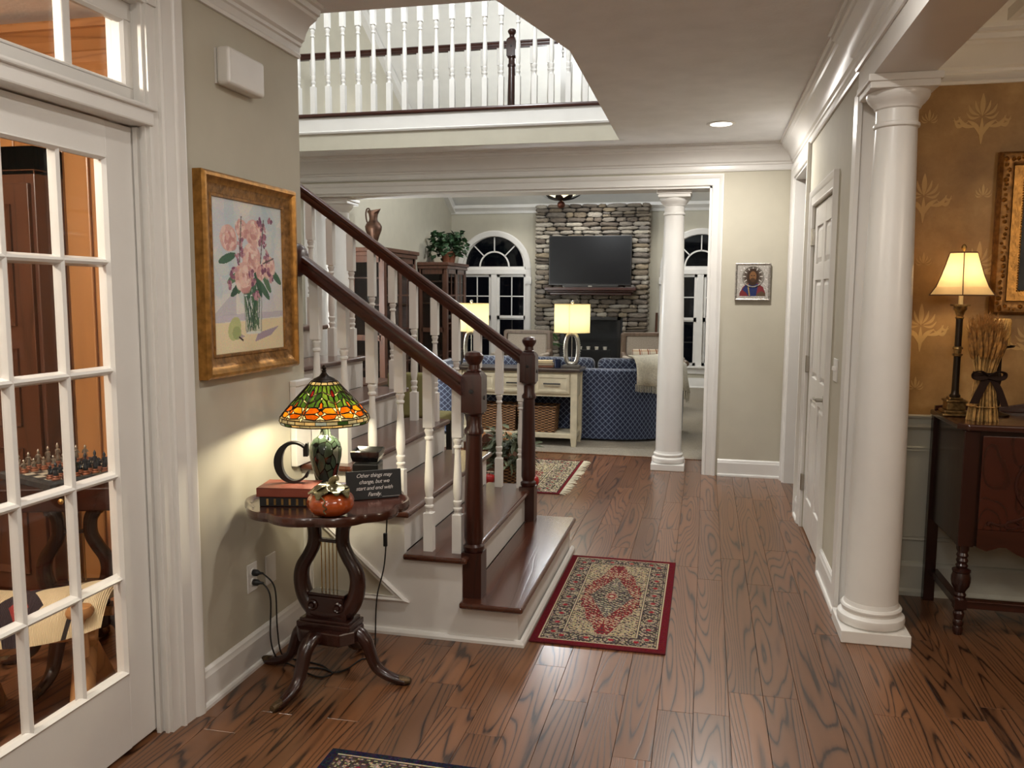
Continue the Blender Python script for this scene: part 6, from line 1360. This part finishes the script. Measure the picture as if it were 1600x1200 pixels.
def figure(h, m, label, loc):
    t = thing('chess_piece', label, 'chess piece', loc, R_.uniform(0, 3), group='chess figures'); k = h/.075
    obj('pedestal', MB().lathe([(0, 0), (.015, 0), (.016, .006), (.012, .010), (.013, .014), (.009, .018)], 12), COPPER, t, smooth=40)
    obj('figurine', MB().lathe([(.008, .016*k), (.010, .028*k), (.006, .042*k), (.009, .052*k), (.009, .058*k), (.003, .062*k), (.0055, .067*k), (.0055, .073*k), (.002, .080*k), (0, .083*k)], 10).tube([(-.011, 0, .040*k), (-.008, -.004, .054*k), (.008, -.004, .054*k), (.012, -.002, .044*k)], .0028, 5), m, t, smooth=50)
cc, ss = cos(radians(-20)), sin(radians(-20)); R_ = random.Random(77); hs_ = [.062, .066, .072, .078, .084, .072, .066, .062]
fil = ['first', 'second', 'third', 'fourth', 'fifth', 'sixth', 'seventh', 'eighth']
for i in range(8):
    for side, row, m, h, nm in ((0, 7, PEWT, hs_[i], 'bright pewter back row'), (0, 6, PEWT, .048, 'bright pewter pawn row'), (1, 0, DKP, hs_[i], 'dark pewter back row'), (1, 1, DKP, .048, 'dark pewter pawn row')):
        if row == 6 and i > 4: continue
        lx, ly = (-.13375+.0382*(7-row), -.13375+.0382*i); 
        figure(h, m, '%s chess figure in %s, %s from the near edge' % (('bright', 'pewter') if False else (nm.split()[0]+' pewter', nm.split()[2]+' row', fil[i])), (gtx+lx*cc-ly*ss, gty+lx*ss+ly*cc, .7755+.0242))
# ---- saddle stool
st_ = thing('saddle_stool', 'log stool with woven cream saddle cushion inside the study', 'stool', (-2.22, 2.30, 0), radians(25)); LOG = wood('peeled_log', s2l(176, 126, 76), s2l(112, 70, 38), .55, axis=2, freq=6, sc=8, rand=.1, coat=0)
for sx in (-1, 1):
    for s in (-1, 1): obj('leg', MB().tube([(sx*.20, s*.20, .012), (sx*.18, s*.03, .25), (sx*.17, -s*.10, .40)], [.042, .038, .032], 9), LOG, st_, smooth=50)
    obj('side_rail', MB().tube([(-.24, sx*.11, .36), (.24, sx*.11, .36)], .018, 8), LOG, st_, smooth=50)
obj('pommel', MB().lathe([(.024, 0), (.022, .10), (.024, .13), (.040, .14), (.044, .155), (.036, .17), (0, .176)], 16, (-.24, .11, .38)), LOG, st_, smooth=50); obj('pommel', MB().lathe([(.024, 0), (.022, .10), (.024, .13), (.040, .14), (.044, .155), (.036, .17), (0, .176)], 16, (.20, -.135, .30)), LOG, st_, smooth=50)
obj('binding', MB().tube([(.16+.035*cos(a), .035*sin(a), .27+.01*a) for a in np.linspace(0, 12, 40)], .006, 5), mat('rawhide_cord', s2l(190, 160, 116), .8), st_)
def saddle():
    m = bpy.data.materials.new('woven_saddle'); t, ns, L = nt(m); b = ns['Principled BSDF']; tc = ns.new('ShaderNodeTexCoord'); sp = ns.new('ShaderNodeSeparateXYZ'); L.new(tc.outputs['Object'], sp.inputs[0])
    ax = math_(ns, L, 'ABSOLUTE', sp.outputs[0]); c1 = ramp(ns, L, math_(ns, L, 'MULTIPLY', ax, 3.0), [(0, s2l(120, 30, 32)), (.10, s2l(34, 26, 30)), (.16, s2l(206, 186, 150)), (.62, s2l(40, 32, 30)), (.68, s2l(206, 186, 150)), (.72, s2l(206, 186, 150))], 'CONSTANT')
    no = N(ns, 'ShaderNodeTexWave', i_Scale=60); L.new(tc.outputs['Object'], no.inputs['Vector']); bp_ = ns.new('ShaderNodeBump'); bp_.inputs['Strength'].default_value = .5; bp_.inputs['Distance'].default_value = .004; L.new(no.outputs['Fac'], bp_.inputs['Height']); L.new(bp_.outputs[0], b.inputs['Normal'])
    dd = math_(ns, L, 'ADD', math_(ns, L, 'MULTIPLY', math_(ns, L, 'ABSOLUTE', math_(ns, L, 'SUBTRACT', math_(ns, L, 'FRACT', math_(ns, L, 'MULTIPLY', sp.outputs[1], 6)), .5)), .10), ax)
    c2 = ramp(ns, L, math_(ns, L, 'MULTIPLY', dd, 4), [(0, s2l(140, 44, 40)), (.12, s2l(40, 28, 34)), (.30, s2l(206, 186, 150)), (.78, s2l(40, 32, 30)), (.84, s2l(206, 186, 150))], 'CONSTANT'); L.new(c2, b.inputs['Base Color']); b.inputs['Roughness'].default_value = .95; return m
vs = []; fs = []; nu, nv = 24, 14
for j in range(nv+1):
    for i in range(nu+1):
        u, v = i/nu*2-1, j/nv*2-1; th = .055*max(0, (1-abs(u)**5)*(1-abs(v)**5))**.5; vs.append((u*.27, v*.165, .425+.05*u*u-.07*v*v+th))
k0 = len(vs)
for j in range(nv+1):
    for i in range(nu+1): u, v = i/nu*2-1, j/nv*2-1; th = .045*max(0, (1-abs(u)**5)*(1-abs(v)**5))**.5; vs.append((u*.27, v*.165, .425+.05*u*u-.07*v*v-th*.5))
for s in (0, k0):
    for j in range(nv):
        for i in range(nu): a = s+j*(nu+1)+i; q = (a, a+1, a+nu+2, a+nu+1); fs.append(q if s == 0 else q[::-1])
obj('saddle_cushion', MB().add(vs, fs), saddle(), st_, smooth=80)
